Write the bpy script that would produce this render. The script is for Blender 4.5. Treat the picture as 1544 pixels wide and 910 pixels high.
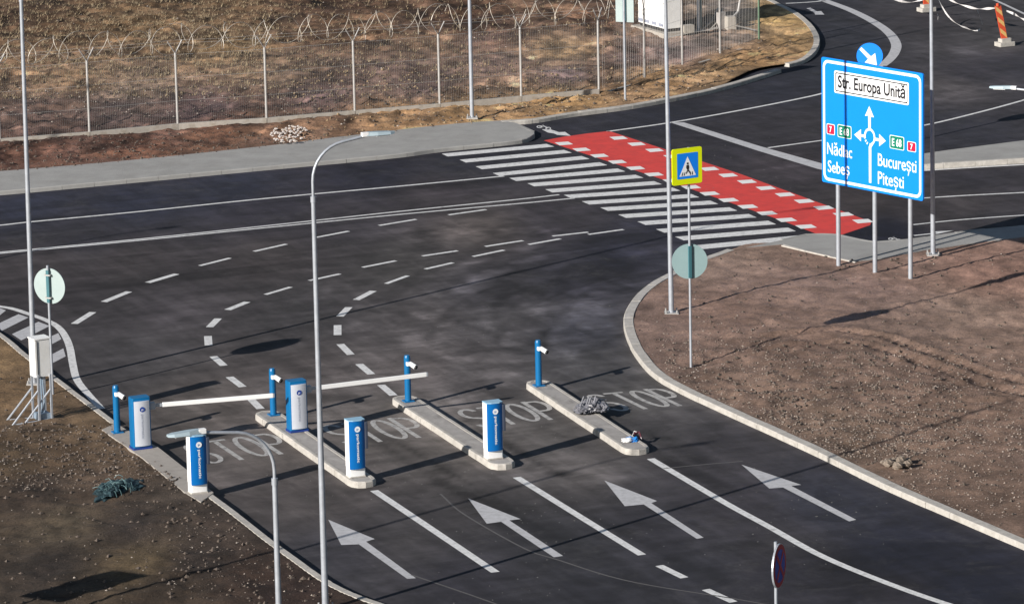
import bpy, bmesh, math, random
import numpy as np
from math import sin, cos, tan, atan, atan2, radians, degrees, pi, hypot
from mathutils import Vector, Matrix

random.seed(7)
rng = np.random.default_rng(11)
S = bpy.context.scene
for o in list(bpy.data.objects):
    bpy.data.objects.remove(o)

# ------------------------------------------------------------------ camera
YH, TH, ROLL = -1100.0, radians(12.5), 0.0205
FOC = (455 - YH) / tan(TH)                       # focal length in photo pixels (photo 1544 wide)
HC = FOC / 64.0 * sin(atan((650 - YH) / FOC))    # camera height
F_ = np.array([0, cos(TH), -sin(TH)])
R0 = np.array([1.0, 0, 0]); U0 = np.array([0, sin(TH), cos(TH)])
R_ = cos(ROLL) * R0 - sin(ROLL) * U0
U_ = sin(ROLL) * R0 + cos(ROLL) * U0
CAM = np.array([0, 0, HC])
cd = bpy.data.cameras.new('camera'); cam = bpy.data.objects.new('camera', cd)
S.collection.objects.link(cam); S.camera = cam
cam.matrix_world = Matrix(((R_[0], U_[0], -F_[0], 0), (R_[1], U_[1], -F_[1], 0), (R_[2], U_[2], -F_[2], HC), (0, 0, 0, 1)))
cd.sensor_width = 36; cd.lens = FOC / 1544 * 36
cd.clip_start = 1; cd.clip_end = 5000

# ------------------------------------------------------------------ light
SUN_AZ, SUN_EL = 44.0, 21.5       # light travels towards +x,+y
w = bpy.data.worlds.new('World'); S.world = w; w.use_nodes = True
nt = w.node_tree; bg = nt.nodes['Background']
sky = nt.nodes.new('ShaderNodeTexSky'); sky.sky_type = 'NISHITA'; sky.sun_disc = False
sky.sun_elevation = radians(SUN_EL); sky.sun_rotation = radians(SUN_AZ + 180)
sky.dust_density = 0.6
nt.links.new(sky.outputs[0], bg.inputs[0]); bg.inputs[1].default_value = 0.05
ld = bpy.data.lights.new('sun', 'SUN'); ld.energy = 5.0; ld.angle = radians(0.45); ld.color = (1.0, 0.945, 0.875)
sun = bpy.data.objects.new('sun', ld); S.collection.objects.link(sun)
dv = Vector((sin(radians(SUN_AZ)) * cos(radians(SUN_EL)), cos(radians(SUN_AZ)) * cos(radians(SUN_EL)), -sin(radians(SUN_EL))))
sun.rotation_euler = dv.to_track_quat('-Z', 'Y').to_euler()
S.view_settings.view_transform = 'Standard'; S.view_settings.look = 'None'
S.view_settings.gamma = 1; S.view_settings.use_curve_mapping = False
S.view_settings.exposure = 0.38

# ------------------------------------------------------------------ survey helpers: a sighting in the photo -> a point of the place
def G(px, py, z=0.0):
    d = F_ + R_ * (px - 772) / FOC + U_ * (455 - py) / FOC
    return CAM + d * (z - HC) / d[2]
def P(p):
    v = np.array(p, float) - CAM; k = FOC / v.dot(F_)
    return 772 + v.dot(R_) * k, 455 - v.dot(U_) * k
def G2(px, py, z=0.0):
    g = G(px, py, z); return (g[0], g[1])
def height_at(base, py):
    B = G(*base); lo, hi = 0, 20
    for _ in range(40):
        m = (lo + hi) / 2
        if P(B + [0, 0, m])[1] > py: lo = m
        else: hi = m
    return lo
def srgb(r, g, b):
    f = lambda c: ((c / 255 + .055) / 1.055) ** 2.4 if c > 10 else c / 255 / 12.92
    return np.array([f(r), f(g), f(b)])

# ------------------------------------------------------------------ materials
MATS = {}
def mat(name, col, rough=.6, metal=0.0, var=0.12, scale=3.0, bump=0.0, bscale=40, spec=0.5, dirt=None, detail=6):
    m = bpy.data.materials.new(name); m.use_nodes = True; MATS[name] = m
    n = m.node_tree.nodes; l = m.node_tree.links; b = n['Principled BSDF']
    b.inputs['Roughness'].default_value = rough; b.inputs['Metallic'].default_value = metal
    b.inputs['Specular IOR Level'].default_value = spec
    tc = n.new('ShaderNodeTexCoord')
    nz = n.new('ShaderNodeTexNoise'); nz.inputs['Scale'].default_value = scale; nz.inputs['Detail'].default_value = detail
    nz.inputs['Roughness'].default_value = .65
    l.new(tc.outputs['Object'], nz.inputs['Vector'])
    rp = n.new('ShaderNodeValToRGB'); l.new(nz.outputs['Fac'], rp.inputs[0])
    rp.color_ramp.elements[0].position = .3; rp.color_ramp.elements[1].position = .7
    c = np.array(col)
    lo = np.clip(c * (1 - var), 0, 1); hi = np.clip(c * (1 + var), 0, 1)
    rp.color_ramp.elements[0].color = (*lo, 1); rp.color_ramp.elements[1].color = (*hi, 1)
    out = rp.outputs[0]
    if dirt is not None:
        dcol, damt, dscale = dirt
        n2 = n.new('ShaderNodeTexNoise'); n2.inputs['Scale'].default_value = dscale; n2.inputs['Detail'].default_value = 8
        n2.inputs['Roughness'].default_value = .7; n2.inputs['Distortion'].default_value = .6
        l.new(tc.outputs['Object'], n2.inputs['Vector'])
        mr = n.new('ShaderNodeMapRange'); mr.inputs[1].default_value = .48; mr.inputs[2].default_value = .72
        mr.inputs[4].default_value = damt; l.new(n2.outputs['Fac'], mr.inputs[0])
        mx = n.new('ShaderNodeMix'); mx.data_type = 'RGBA'; l.new(mr.outputs[0], mx.inputs[0])
        l.new(out, mx.inputs[6]); mx.inputs[7].default_value = (*dcol, 1); out = mx.outputs[2]
    l.new(out, b.inputs['Base Color'])
    if bump > 0:
        n3 = n.new('ShaderNodeTexNoise'); n3.inputs['Scale'].default_value = bscale; n3.inputs['Detail'].default_value = 4
        l.new(tc.outputs['Object'], n3.inputs['Vector'])
        bp = n.new('ShaderNodeBump'); bp.inputs['Strength'].default_value = bump; bp.inputs['Distance'].default_value = .02
        l.new(n3.outputs['Fac'], bp.inputs['Height']); l.new(bp.outputs[0], b.inputs['Normal'])
    return m
PAINT = mat('road_paint', (.72, .72, .72), .7, var=.12, scale=9, dirt=((.16, .155, .15), .55, 6.5), bump=.2)
PAINT_OLD = mat('worn_road_paint', (.43, .42, .41), .8, var=.2, scale=9, dirt=((.10, .095, .095), .95, 5.5), bump=.2)
PAINT_DULL = mat('grey_road_paint', (.50, .50, .52), .8, var=.12, scale=6, dirt=((.26, .26, .26), .5, 5))
PAINTF = mat('fresh_road_paint', (.84, .84, .83), .65, var=.06, scale=6)
RED = mat('red_road_paint', (.68, .055, .045), .75, var=.10, scale=1.5, dirt=((.34, .04, .045), .5, 2.0))
CONC = mat('kerb_concrete', (.47, .445, .41), .85, var=.14, scale=5, dirt=((.24, .22, .19), .55, 3.5), bump=.4)
CONC_TOP = mat('island_concrete', (.36, .34, .325), .9, var=.16, scale=4, dirt=((.17, .155, .145), .6, 2.3), bump=.5)
SLABM = mat('cast_concrete', (.37, .34, .31), .9, var=.1, scale=2, dirt=((.2, .18, .16), .5, 2), bump=.4)
PAVE = mat('pavement_surface', (.335, .33, .32), .9, var=.12, scale=1.3, dirt=((.25, .24, .225), .6, .9), bump=.5, bscale=60)
BEAM = mat('fence_footing_concrete', (.40, .37, .33), .9, var=.15, scale=3, dirt=((.2, .16, .11), .7, 3))
GALV = mat('galvanised_steel', (.42, .45, .50), .45, metal=.35, var=.12, scale=6)
GALV_D = mat('weathered_steel', (.42, .41, .40), .55, metal=.2, var=.15, scale=8)
WIRE = mat('fence_wire', (.36, .35, .34), .5, metal=.2, var=.1)
RAZOR = mat('razor_wire_steel', (.58, .53, .46), .5, metal=.2, var=.25, scale=3)
LAMPH = mat('lamp_head_paint', (.36, .45, .50), .4, var=.06)
WHITEP = mat('white_enamel', (.88, .88, .88), .4, var=.04, scale=2)
CABW = mat('cabinet_white', (.78, .78, .77), .45, var=.05, scale=2, dirt=((.5, .48, .44), .35, 3))
BLUEP = mat('blue_enamel', (.002, .135, .34), .38, var=.08, scale=2)
BLUEF = mat('blue_front_panel', (.0, .135, .44), .35, var=.06, scale=2)
CAPC = mat('machine_cap_blue', (.30, .50, .66), .4, var=.04)
GREYF = mat('pale_front_panel', (.56, .59, .66), .45, var=.05, scale=2)
NAVY = mat('navy_print', (.01, .05, .30), .5, var=.05)
GREYPR = mat('grey_print', (.30, .33, .42), .5, var=.05)
SIGNB = mat('sign_blue_sheet', (.0, .23, .90), .45, var=.03, scale=1.2)
SIGNW = mat('sign_white_sheet', (.86, .88, .90), .45, var=.02)
SIGNK = mat('sign_black_print', (.015, .015, .02), .5, var=.02)
SIGNG = mat('sign_green_print', (.0, .19, .12), .45, var=.03)
SIGNR = mat('sign_red_print', (.62, .01, .05), .45, var=.03)
SIGNY = mat('fluorescent_yellow_sheet', (.75, .86, .0), .45, var=.03)
SIGNBK = mat('sign_back_metal', (.36, .44, .44), .5, var=.06, scale=2)
SIGNED = mat('sign_clamp_channel', (.05, .16, .19), .5, var=.06)
DARK = mat('dark_rubber', (.02, .02, .022), .6, var=.2)
DKRED = mat('shaded_sign_red', (.42, .01, .03), .5, var=.05)
DKBLUE = mat('deep_blue_sheet', (.005, .06, .42), .5, var=.08)
ORANGE = mat('marker_orange', (.72, .10, .04), .5, var=.08, scale=4)
MYEL = mat('marker_pale_yellow', (.80, .50, .18), .5, var=.08, scale=4)
TAPE = mat('plastic_tape', (.62, .60, .60), .5, var=.1)
ROCK = mat('stone', (.22, .18, .145), .9, var=.3, scale=10, bump=.6)
PEB = mat('pale_pebbles', (.36, .31, .27), .9, var=.35, scale=8)
PEBD = mat('brown_clods', (.10, .078, .064), .95, var=.35, scale=8)
RUBBLE = mat('broken_white_stone', (.50, .46, .44), .9, var=.3, scale=6)
NETM = mat('dark_teal_netting', (.022, .05, .06), .7, var=.5, scale=9)
BAGM = mat('grey_plastic_sheet', (.17, .17, .19), .35, var=.35, scale=8)
GREENP = mat('green_painted_steel', (.10, .17, .11), .5, var=.1)
GRASSM = mat('dry_grass', (.30, .235, .15), .9, var=.45, scale=2.5)
BOXIN = mat('frame_steel_blue', (.27, .35, .44), .5, metal=.3, var=.1)

def attr_mat(name, fine, rough, bump, bscale, polar=False, darkpatch=.25, streak=0):
    m = bpy.data.materials.new(name); m.use_nodes = True
    n = m.node_tree.nodes; l = m.node_tree.links; b = n['Principled BSDF']
    b.inputs['Roughness'].default_value = rough; b.inputs['Specular IOR Level'].default_value = .25
    at = n.new('ShaderNodeAttribute'); at.attribute_name = 'Tint'
    geo = n.new('ShaderNodeNewGeometry')
    def noise(scale, detail=6, rr=.65, dist=0, vec=None, sc3=None):
        v = vec or geo.outputs['Position']
        if sc3:
            mp = n.new('ShaderNodeMapping'); mp.inputs['Rotation'].default_value = (0, 0, radians(-23.5)); l.new(v, mp.inputs['Vector'])
            mp2 = n.new('ShaderNodeMapping'); mp2.inputs['Scale'].default_value = sc3; l.new(mp.outputs[0], mp2.inputs['Vector']); v = mp2.outputs[0]
        t = n.new('ShaderNodeTexNoise'); t.inputs['Scale'].default_value = scale; t.inputs['Detail'].default_value = detail
        t.inputs['Roughness'].default_value = rr; t.inputs['Distortion'].default_value = dist; l.new(v, t.inputs['Vector']); return t.outputs['Fac']
    def rng_(fac, a, b_, lo, hi):
        mr = n.new('ShaderNodeMapRange'); l.new(fac, mr.inputs[0])
        for i, v in zip((1, 2, 3, 4), (a, b_, lo, hi)): mr.inputs[i].default_value = v
        return mr.outputs[0]
    def mul(a, b_):
        mm = n.new('ShaderNodeMath'); mm.operation = 'MULTIPLY'; l.new(a, mm.inputs[0])
        l.new(b_, mm.inputs[1]); return mm.outputs[0]
    fac = rng_(noise(fine, 3, .8), .3, .7, 1 - darkpatch, 1 + darkpatch)
    fac = mul(fac, rng_(noise(1.1, 8, .62, .7), .32, .68, .70, 1.34))
    if polar:
        for (cpx, cpy, rmin, rmax, amp) in ((1150, 470, 0, 14, .34), (560, 560, 0, 9, .22)):
            c = G(cpx, cpy)
            sp = n.new('ShaderNodeSeparateXYZ'); l.new(geo.outputs['Position'], sp.inputs[0])
            def mth(op, a, b_=None):
                q = n.new('ShaderNodeMath'); q.operation = op
                for i, v in ((0, a), (1, b_)):
                    if v is None: continue
                    if isinstance(v, (int, float)): q.inputs[i].default_value = v
                    else: l.new(v, q.inputs[i])
                return q.outputs[0]
            dx = mth('SUBTRACT', sp.outputs[0], float(c[0])); dy = mth('SUBTRACT', sp.outputs[1], float(c[1]))
            r = mth('SQRT', mth('ADD', mth('MULTIPLY', dx, dx), mth('MULTIPLY', dy, dy)))
            a = mth('ARCTAN2', dy, dx)
            cb = n.new('ShaderNodeCombineXYZ'); l.new(mth('MULTIPLY', r, 2.4), cb.inputs[0]); l.new(mth('MULTIPLY', a, 2.2), cb.inputs[1])
            fz = noise(1.0, 5, .6, .4, vec=cb.outputs[0])
            k = rng_(fz, .46, .75, 0, amp)
            k = mul(k, rng_(r, rmin + 3, rmax + 4, 1, 0))
            ad = mth('ADD', k, 1.0); fac = mul(fac, ad)
        # tyre lanes running with the lanes of the gate
        st = noise(1.0, 5, .6, .3, sc3=(2.6, .18, 1)); fac = mul(fac, rng_(st, .42, .7, .9, 1.22))
        st = noise(1.0, 5, .6, .5, sc3=(.12, 1.9, 1)); fac = mul(fac, rng_(st, .4, .7, .9, 1.2))
    mx = n.new('ShaderNodeVectorMath'); mx.operation = 'SCALE'; l.new(at.outputs['Color'], mx.inputs[0]); l.new(fac, mx.inputs['Scale'])
    col = mx.outputs[0]
    if polar:   # pale dust smears and light scuffs
        sm = noise(.55, 9, .72, 1.4); sc = noise(4.0, 9, .8, 1.0)
        mk = mul(rng_(sm, .5, .72, 0, 1), rng_(sc, .45, .75, .1, 1))
        mm = n.new('ShaderNodeMix'); mm.data_type = 'RGBA'; l.new(rng_(mk, 0, .8, 0, .55), mm.inputs[0]); l.new(col, mm.inputs[6])
        mm.inputs[7].default_value = (.13, .122, .118, 1); col = mm.outputs[2]
    l.new(col, b.inputs['Base Color'])
    bp = n.new('ShaderNodeBump'); bp.inputs['Strength'].default_value = bump; bp.inputs['Distance'].default_value = .03
    l.new(noise(bscale, 5, .75), bp.inputs['Height']); l.new(bp.outputs[0], b.inputs['Normal'])
    return m
ASPH = attr_mat('asphalt', 45, .88, .25, 60, polar=True, darkpatch=.13)
SOIL = attr_mat('bare_soil', 14, .97, .9, 16, darkpatch=.34)

# ------------------------------------------------------------------ object helpers
def link(o): S.collection.objects.link(o); return o
def empty(name, loc=(0, 0, 0), rotz=0.0, label=None, cat=None, group=None, kind=None):
    o = bpy.data.objects.new(name, None); link(o); o.location = tuple(float(c) for c in loc); o.rotation_euler = (0, 0, rotz)
    o.empty_display_size = .2
    return tag(o, label, cat, group, kind)
def tag(o, label=None, cat=None, group=None, kind=None):
    for k, v in (('label', label), ('category', cat), ('group', group), ('kind', kind)):
        if v: o[k] = v
    return o
class MB:
    def __init__(s): s.v = []; s.f = []
    def add(s, vs, fs):
        k = len(s.v); s.v += [tuple(float(c) for c in v) for v in vs]; s.f += [tuple(i + k for i in f) for f in fs]; return s
    def box(s, c, d, rz=0.0, taper=1.0, M=None):
        x, y, z = d[0] / 2, d[1] / 2, d[2] / 2; vs = []
        for sz in (-1, 1):
            t = taper if sz > 0 else 1
            for sx, sy in ((-1, -1), (1, -1), (1, 1), (-1, 1)):
                p = (sx * x * t, sy * y * t, sz * z)
                if M is not None:
                    q = M @ Vector(p); p = (q.x, q.y, q.z)
                p = (p[0] * cos(rz) - p[1] * sin(rz), p[0] * sin(rz) + p[1] * cos(rz), p[2])
                vs.append((p[0] + c[0], p[1] + c[1], p[2] + c[2]))
        return s.add(vs, [(3, 2, 1, 0), (4, 5, 6, 7), (0, 1, 5, 4), (1, 2, 6, 5), (2, 3, 7, 6), (3, 0, 4, 7)])
    def prism(s, poly, z0, z1):          # poly ccw list of (x,y)
        n = len(poly)
        a = sum(poly[i][0] * poly[(i + 1) % n][1] - poly[(i + 1) % n][0] * poly[i][1] for i in range(n))
        if a < 0: poly = poly[::-1]
        vs = [(x, y, z0) for x, y in poly] + [(x, y, z1) for x, y in poly]
        fs = [tuple(range(n, 2 * n)), tuple(range(n - 1, -1, -1))] + [(i, (i + 1) % n, n + (i + 1) % n, n + i) for i in range(n)]
        return s.add(vs, fs)
    def flat(s, poly, z):
        n = len(poly)
        a = sum(poly[i][0] * poly[(i + 1) % n][1] - poly[(i + 1) % n][0] * poly[i][1] for i in range(n))
        if a < 0: poly = poly[::-1]
        return s.add([(x, y, z) for x, y in poly], [tuple(range(n))])
    def tube(s, pts, r, n=10, cap=True):
        pts = [Vector([float(c) for c in p]) for p in pts]; m = len(pts)
        rs = r if isinstance(r, (list, tuple)) else [r] * m
        T = []
        for i in range(m):
            t = pts[min(i + 1, m - 1)] - pts[max(i - 1, 0)]; T.append(t.normalized())
        up = Vector((0, 0, 1)) if abs(T[0].z) < .9 else Vector((1, 0, 0))
        N = (up - T[0] * up.dot(T[0])).normalized(); vs = []
        for i in range(m):
            N = (N - T[i] * N.dot(T[i])).normalized(); B = T[i].cross(N)
            for k in range(n):
                a = 2 * pi * k / n; q = pts[i] + (N * cos(a) + B * sin(a)) * rs[i]; vs.append((q.x, q.y, q.z))
        fs = []
        for i in range(m - 1):
            for k in range(n):
                fs.append((i * n + k, i * n + (k + 1) % n, (i + 1) * n + (k + 1) % n, (i + 1) * n + k))
        if cap: fs += [tuple(range(n - 1, -1, -1)), tuple(range((m - 1) * n, m * n))]
        return s.add(vs, fs)
    def build(s, name, m, parent=None, smooth=False, bevel=0.0, loc=None, rotz=None):
        me = bpy.data.meshes.new(name); me.from_pydata(s.v, [], s.f); me.update()
        if isinstance(m, (list, tuple)):
            for q in m: me.materials.append(q)
        else: me.materials.append(m)
        if smooth:
            me.polygons.foreach_set('use_smooth', [True] * len(me.polygons))
            try: me.set_sharp_from_angle(angle=radians(40))
            except Exception: pass
        o = bpy.data.objects.new(name, me); link(o)
        if bevel > 0:
            bm = bmesh.new(); bm.from_mesh(me)
            bmesh.ops.bevel(bm, geom=list(bm.edges), offset=bevel, segments=2, profile=.6, affect='EDGES', clamp_overlap=True)
            bm.to_mesh(me); bm.free()
        if parent is not None: o.parent = parent
        if loc is not None: o.location = tuple(float(c) for c in loc)
        if rotz is not None: o.rotation_euler = (0, 0, rotz)
        return o
def copy_tree(o, parent=None, loc=None, rotz=None):
    c = o.copy(); link(c)
    if parent is not None: c.parent = parent
    if loc is not None: c.location = tuple(float(v) for v in loc)
    if rotz is not None: c.rotation_euler = (c.rotation_euler[0], c.rotation_euler[1], rotz)
    for ch in [q for q in ALLCH(o)]: copy_tree(ch, c)
    return c
def ALLCH(o): return [q for q in bpy.data.objects if q.parent == o]

_tc = {}
def text_data(s, offset=0.0):
    key = (s, offset)
    if key in _tc: return _tc[key]
    cu = bpy.data.curves.new('t', 'FONT'); cu.body = s; cu.size = 1; cu.resolution_u = 3; cu.offset = offset
    ob = bpy.data.objects.new('t', cu); link(ob)
    bpy.context.view_layer.update()
    me = bpy.data.meshes.new_from_object(ob.evaluated_get(bpy.context.evaluated_depsgraph_get()))
    v = [tuple(q.co) for q in me.vertices]; f = [tuple(p.vertices) for p in me.polygons]
    bpy.data.objects.remove(ob); bpy.data.curves.remove(cu); bpy.data.meshes.remove(me)
    _tc[key] = (v, f); return v, f
CAPH = max(p[1] for p in text_data('E')[0])
def add_text(mb, s, org, du, dvv, width, cap, nrm, off, offset=0.01):
    """letters on the plane org + u*du + v*dvv, lifted 'off' along nrm; total width and capital height given"""
    v, f = text_data(s, offset)
    xs = [p[0] for p in v]; x0, x1 = min(xs), max(xs)
    kx = width / (x1 - x0); ky = cap / CAPH
    org = Vector(org); du = Vector(du); dvv = Vector(dvv); nrm = Vector(nrm)
    mb.add([tuple(org + du * ((p[0] - x0) * kx) + dvv * (p[1] * ky) + nrm * off) for p in v], f)

def catmull(pts, n=8):
    pts = [np.array(p, float) for p in pts]; out = []
    q = [2 * pts[0] - pts[1]] + pts + [2 * pts[-1] - pts[-2]]
    for i in range(1, len(q) - 2):
        for k in range(n):
            t = k / n; a, b, c, d = q[i - 1], q[i], q[i + 1], q[i + 2]
            out.append(.5 * ((2 * b) + (-a + c) * t + (2 * a - 5 * b + 4 * c - d) * t * t + (-a + 3 * b - 3 * c + d) * t ** 3))
    out.append(pts[-1]); return np.array(out)
def resample(pl, step):
    pl = np.array(pl, float); seg = np.hypot(*np.diff(pl, axis=0).T[:2]); L = np.concatenate([[0], np.cumsum(seg)])
    n = max(1, int(round(L[-1] / step))); t = np.linspace(0, L[-1], n + 1)
    return np.stack([np.interp(t, L, pl[:, k]) for k in range(pl.shape[1])], 1)
def normals(pl):
    t = np.gradient(pl, axis=0); t /= np.maximum(np.hypot(t[:, 0], t[:, 1])[:, None], 1e-9)
    return np.stack([-t[:, 1], t[:, 0]], 1)           # left of travel
def offset(pl, d): return pl + normals(pl) * d
def ribbon(pl, wd, z):
    mb = MB(); n = normals(pl); a = pl + n * wd / 2; b = pl - n * wd / 2; k = len(pl)
    vs = [(x, y, z) for x, y in b] + [(x, y, z) for x, y in a]
    return mb.add(vs, [(i, i + 1, k + i + 1, k + i) for i in range(k - 1)])
def kerb(name, pl, width, side, h=.13, step=1.0, name_stone='kerb_stone', m=None, parent=None, jitter=.006, z0=-.25):
    """stones laid one after the other along pl (road side edge); side=+1 body lies left of travel"""
    root = parent or empty(name, (0, 0, 0), kind='structure')
    sub = 4; q = resample(pl, step / sub); n = normals(q) * side
    cnt = max(1, (len(q) - 1) // sub)
    for s_ in range(cnt):
        i0 = s_ * sub; i1 = len(q) - 1 if s_ == cnt - 1 else i0 + sub
        idx = list(range(i0, i1 + 1)); mb = MB(); j = random.uniform(-jitter, jitter); jh = random.uniform(-jitter, jitter)
        vs = []; g = .006
        for t_, i in enumerate(idx):
            p = q[i].copy()
            if t_ == 0: d_ = q[i + 1] - q[i]; p += d_ / hypot(*d_) * g
            if t_ == len(idx) - 1: d_ = q[i] - q[i - 1]; p -= d_ / hypot(*d_) * g
            a = p + n[i] * j; c = p + n[i] * (width + j)
            ch = .022
            b1 = a + n[i] * ch
            vs += [(a[0], a[1], z0), (a[0], a[1], h - ch + jh), (b1[0], b1[1], h + jh), (c[0], c[1], h + jh), (c[0], c[1], z0)]
        fs = []
        for t_ in range(len(idx) - 1):
            for k in range(4):
                f = (t_ * 5 + k, t_ * 5 + k + 1, t_ * 5 + 5 + k + 1, t_ * 5 + 5 + k)
                fs.append(f if side < 0 else f[::-1])
        e = (len(idx) - 1) * 5
        fs += [(0, 1, 2, 3, 4), (e + 4, e + 3, e + 2, e + 1, e)]
        o = mb.add(vs, fs).build(name_stone, m or CONC, root)
    return root

# ------------------------------------------------------------------ boundaries (road-side edges), sighted in the photo
right_kerb = [G2(*p) for p in [(1176, 369), (1125, 371.5), (1090, 384), (1067, 392), (1036, 403), (1004.5, 420), (985, 430), (961.6, 448), (945, 471.5), (940, 490),
              (945, 514), (961.6, 544), (988, 572), (1031, 596), (1104, 630), (1220, 683), (1312, 728), (1383, 760), (1462, 794), (1544, 829), (1640, 868), (1760, 915)]]
right_kerb = resample(catmull(right_kerb), .5)
left_kerb_up = [G2(*p) for p in [(-340, 400), (-160, 436), (-70, 468), (0, 507), (45, 543), (86, 575), (147, 621), (176, 643)]]
left_kerb_up = resample(catmull(left_kerb_up), .5)
left_kerb_low = [G2(*p) for p in [(318, 750), (345, 770), (370, 789), (412, 822), (452, 851), (494, 881), (540, 904), (574, 916), (640, 938), (760, 975), (900, 1020)]]
left_kerb_low = resample(catmull(left_kerb_low), .5)
top_walk = [G2(*p) for p in [(-260, 312), (-120, 303), (0, 294.5), (200, 276), (400, 257), (530, 245), (611, 237), (664, 229.5), (760, 220), (797, 215)]]
top_walk = resample(catmull(top_walk), .5)
walk_back = [G2(*p) for p in [(-260, 282), (-120, 273), (0, 264), (99, 256), (231, 244), (400, 226), (480, 216), (565, 206), (640, 197), (713, 190), (757, 187.5)]]
walk_back = resample(catmull(walk_back), .5)
top_kerb = [G2(*p) for p in [(757, 189.5), (807, 186), (860, 177), (903, 171.5), (948, 165.5), (1014, 153.5), (1060, 144), (1092, 134.5), (1115, 121), (1142, 109), (1168, 104), (1190, 101), (1212, 96), (1228, 85),
            (1236, 72), (1235, 58), (1223, 40), (1203, 24), (1176, 10), (1150, -2), (1110, -22), (1050, -55)]]
far_kerb = [G2(*p) for p in [(757, 189.5), (807, 186), (860, 177), (903, 171.5), (948, 165.5), (1014, 153.5), (1060, 144), (1097, 135), (1140, 122.5), (1178, 110)]]
far_kerb = resample(catmull(far_kerb), .4)
nose_kerb = resample(catmull([G2(*p) for p in [(1190, 101.5), (1212, 96), (1228, 85), (1236, 72), (1235, 58), (1223, 40), (1203, 24), (1176, 10), (1150, -2), (1110, -22), (1050, -55)]]), .4)
top_kerb = resample(catmull(top_kerb), .4)
right_walk_road = [G2(*p) for p in [(1176, 367), (1219, 357.5), (1263, 358.5), (1316, 370.5), (1370, 366.5), (1420, 359), (1465, 352.5), (1550, 345), (1700, 330)]]
right_walk_back = [G2(*p, .12) for p in [(1125, 373), (1181, 368), (1230, 381), (1289, 393.5), (1330, 389), (1398, 376), (1480, 364.5), (1560, 355), (1700, 343)]]

# soil regions
regB = [tuple(p) for p in offset(right_kerb, 0.12 * 1)] 
# find which side is soil: right kerb travels towards the camera; soil lies to the east (left of travel = +)
_t = right_kerb[len(right_kerb) // 2 + 20]; _n = normals(right_kerb)[len(right_kerb) // 2 + 20]
SB = 1 if _n[0] > 0 else -1
regB = [tuple(p) for p in offset(right_kerb, .12 * SB)]
regB = [tuple(p) for p in right_walk_back[::-1]][:-1] + regB
regB = [(400, 330)] + [(60, 147)] + regB + [(60, 70), (400, 30)]
_n = normals(left_kerb_up)[10]; SA = 1 if _n[1] < 0 else -1
SL = SA
slab_poly = [G2(*p, .14) for p in [(153.6, 647), (174, 637.5), (239, 674), (286, 711), (322, 742), (303, 756), (281, 743.5), (215, 690)]]
regA = [(-400, 160), (-60, 139)] + [tuple(p) for p in offset(left_kerb_up, .12 * SA)] + [G2(176, 660, .1), G2(225, 688, .1), G2(285, 736, .1), G2(310, 746, .1)] + \
       [tuple(p) for p in offset(left_kerb_low, .13 * SA)] + [(5, 70), (5, -50), (-400, -50)]
_n = normals(top_kerb)[5]; ST = 1 if _n[1] > 0 else -1
regD = [(-400, 110), (-60, 118)] + [(p[0], p[1] - .1) for p in walk_back][:] + [tuple(p) for p in offset(top_kerb, .12 * ST)][2:] + [(13, 215), (40, 330), (-400, 600)]

def inside(poly, X, Y):
    r = np.zeros(X.shape, bool); n = len(poly)
    for i in range(n):
        x1, y1 = poly[i]; x2, y2 = poly[(i + 1) % n]
        if y1 == y2: continue
        c = ((y1 > Y) != (y2 > Y)) & (X < (x2 - x1) * (Y - y1) / (y2 - y1) + x1)
        r ^= c
    return r
def dist(pl, X, Y, closed=False):
    d = np.full(X.shape, 1e9); n = len(pl)
    for i in range(n if closed else n - 1):
        x1, y1 = pl[i]; x2, y2 = pl[(i + 1) % n]; dx, dy = x2 - x1, y2 - y1; L = dx * dx + dy * dy + 1e-12
        t = np.clip(((X - x1) * dx + (Y - y1) * dy) / L, 0, 1)
        d = np.minimum(d, (X - x1 - t * dx) ** 2 + (Y - y1 - t * dy) ** 2)
    return np.sqrt(d)
_perm = rng.random((256, 256))
def vnoise(x, y):
    xi = np.floor(x).astype(int); yi = np.floor(y).astype(int); fx = x - xi; fy = y - yi
    fx = fx * fx * (3 - 2 * fx); fy = fy * fy * (3 - 2 * fy)
    g = lambda a, b: _perm[a & 255, b & 255]
    return (g(xi, yi) * (1 - fx) + g(xi + 1, yi) * fx) * (1 - fy) + (g(xi, yi + 1) * (1 - fx) + g(xi + 1, yi + 1) * fx) * fy - .5
def fbm(x, y, s, oct=4, g=.55):
    r = 0; a = 1
    for i in range(oct):
        r = r + a * vnoise(x * s + 17.3 * i, y * s + 5.1 * i); s *= 2.03; a *= g
    return r
def idw(X, Y, pts, p=3.0):
    num = np.zeros(X.shape + (3,)); den = np.zeros(X.shape)
    for (px, py, c) in pts:
        g = G(px, py); w_ = 1 / ((((X - g[0]) ** 2 + ((Y - g[1]) * .45) ** 2) + .15) ** (p / 2))
        num += w_[..., None] * srgb(*c); den += w_
    return num / den[..., None]
ALB = 1 / .93       # photo tone of a flat sunlit surface -> albedo

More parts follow.
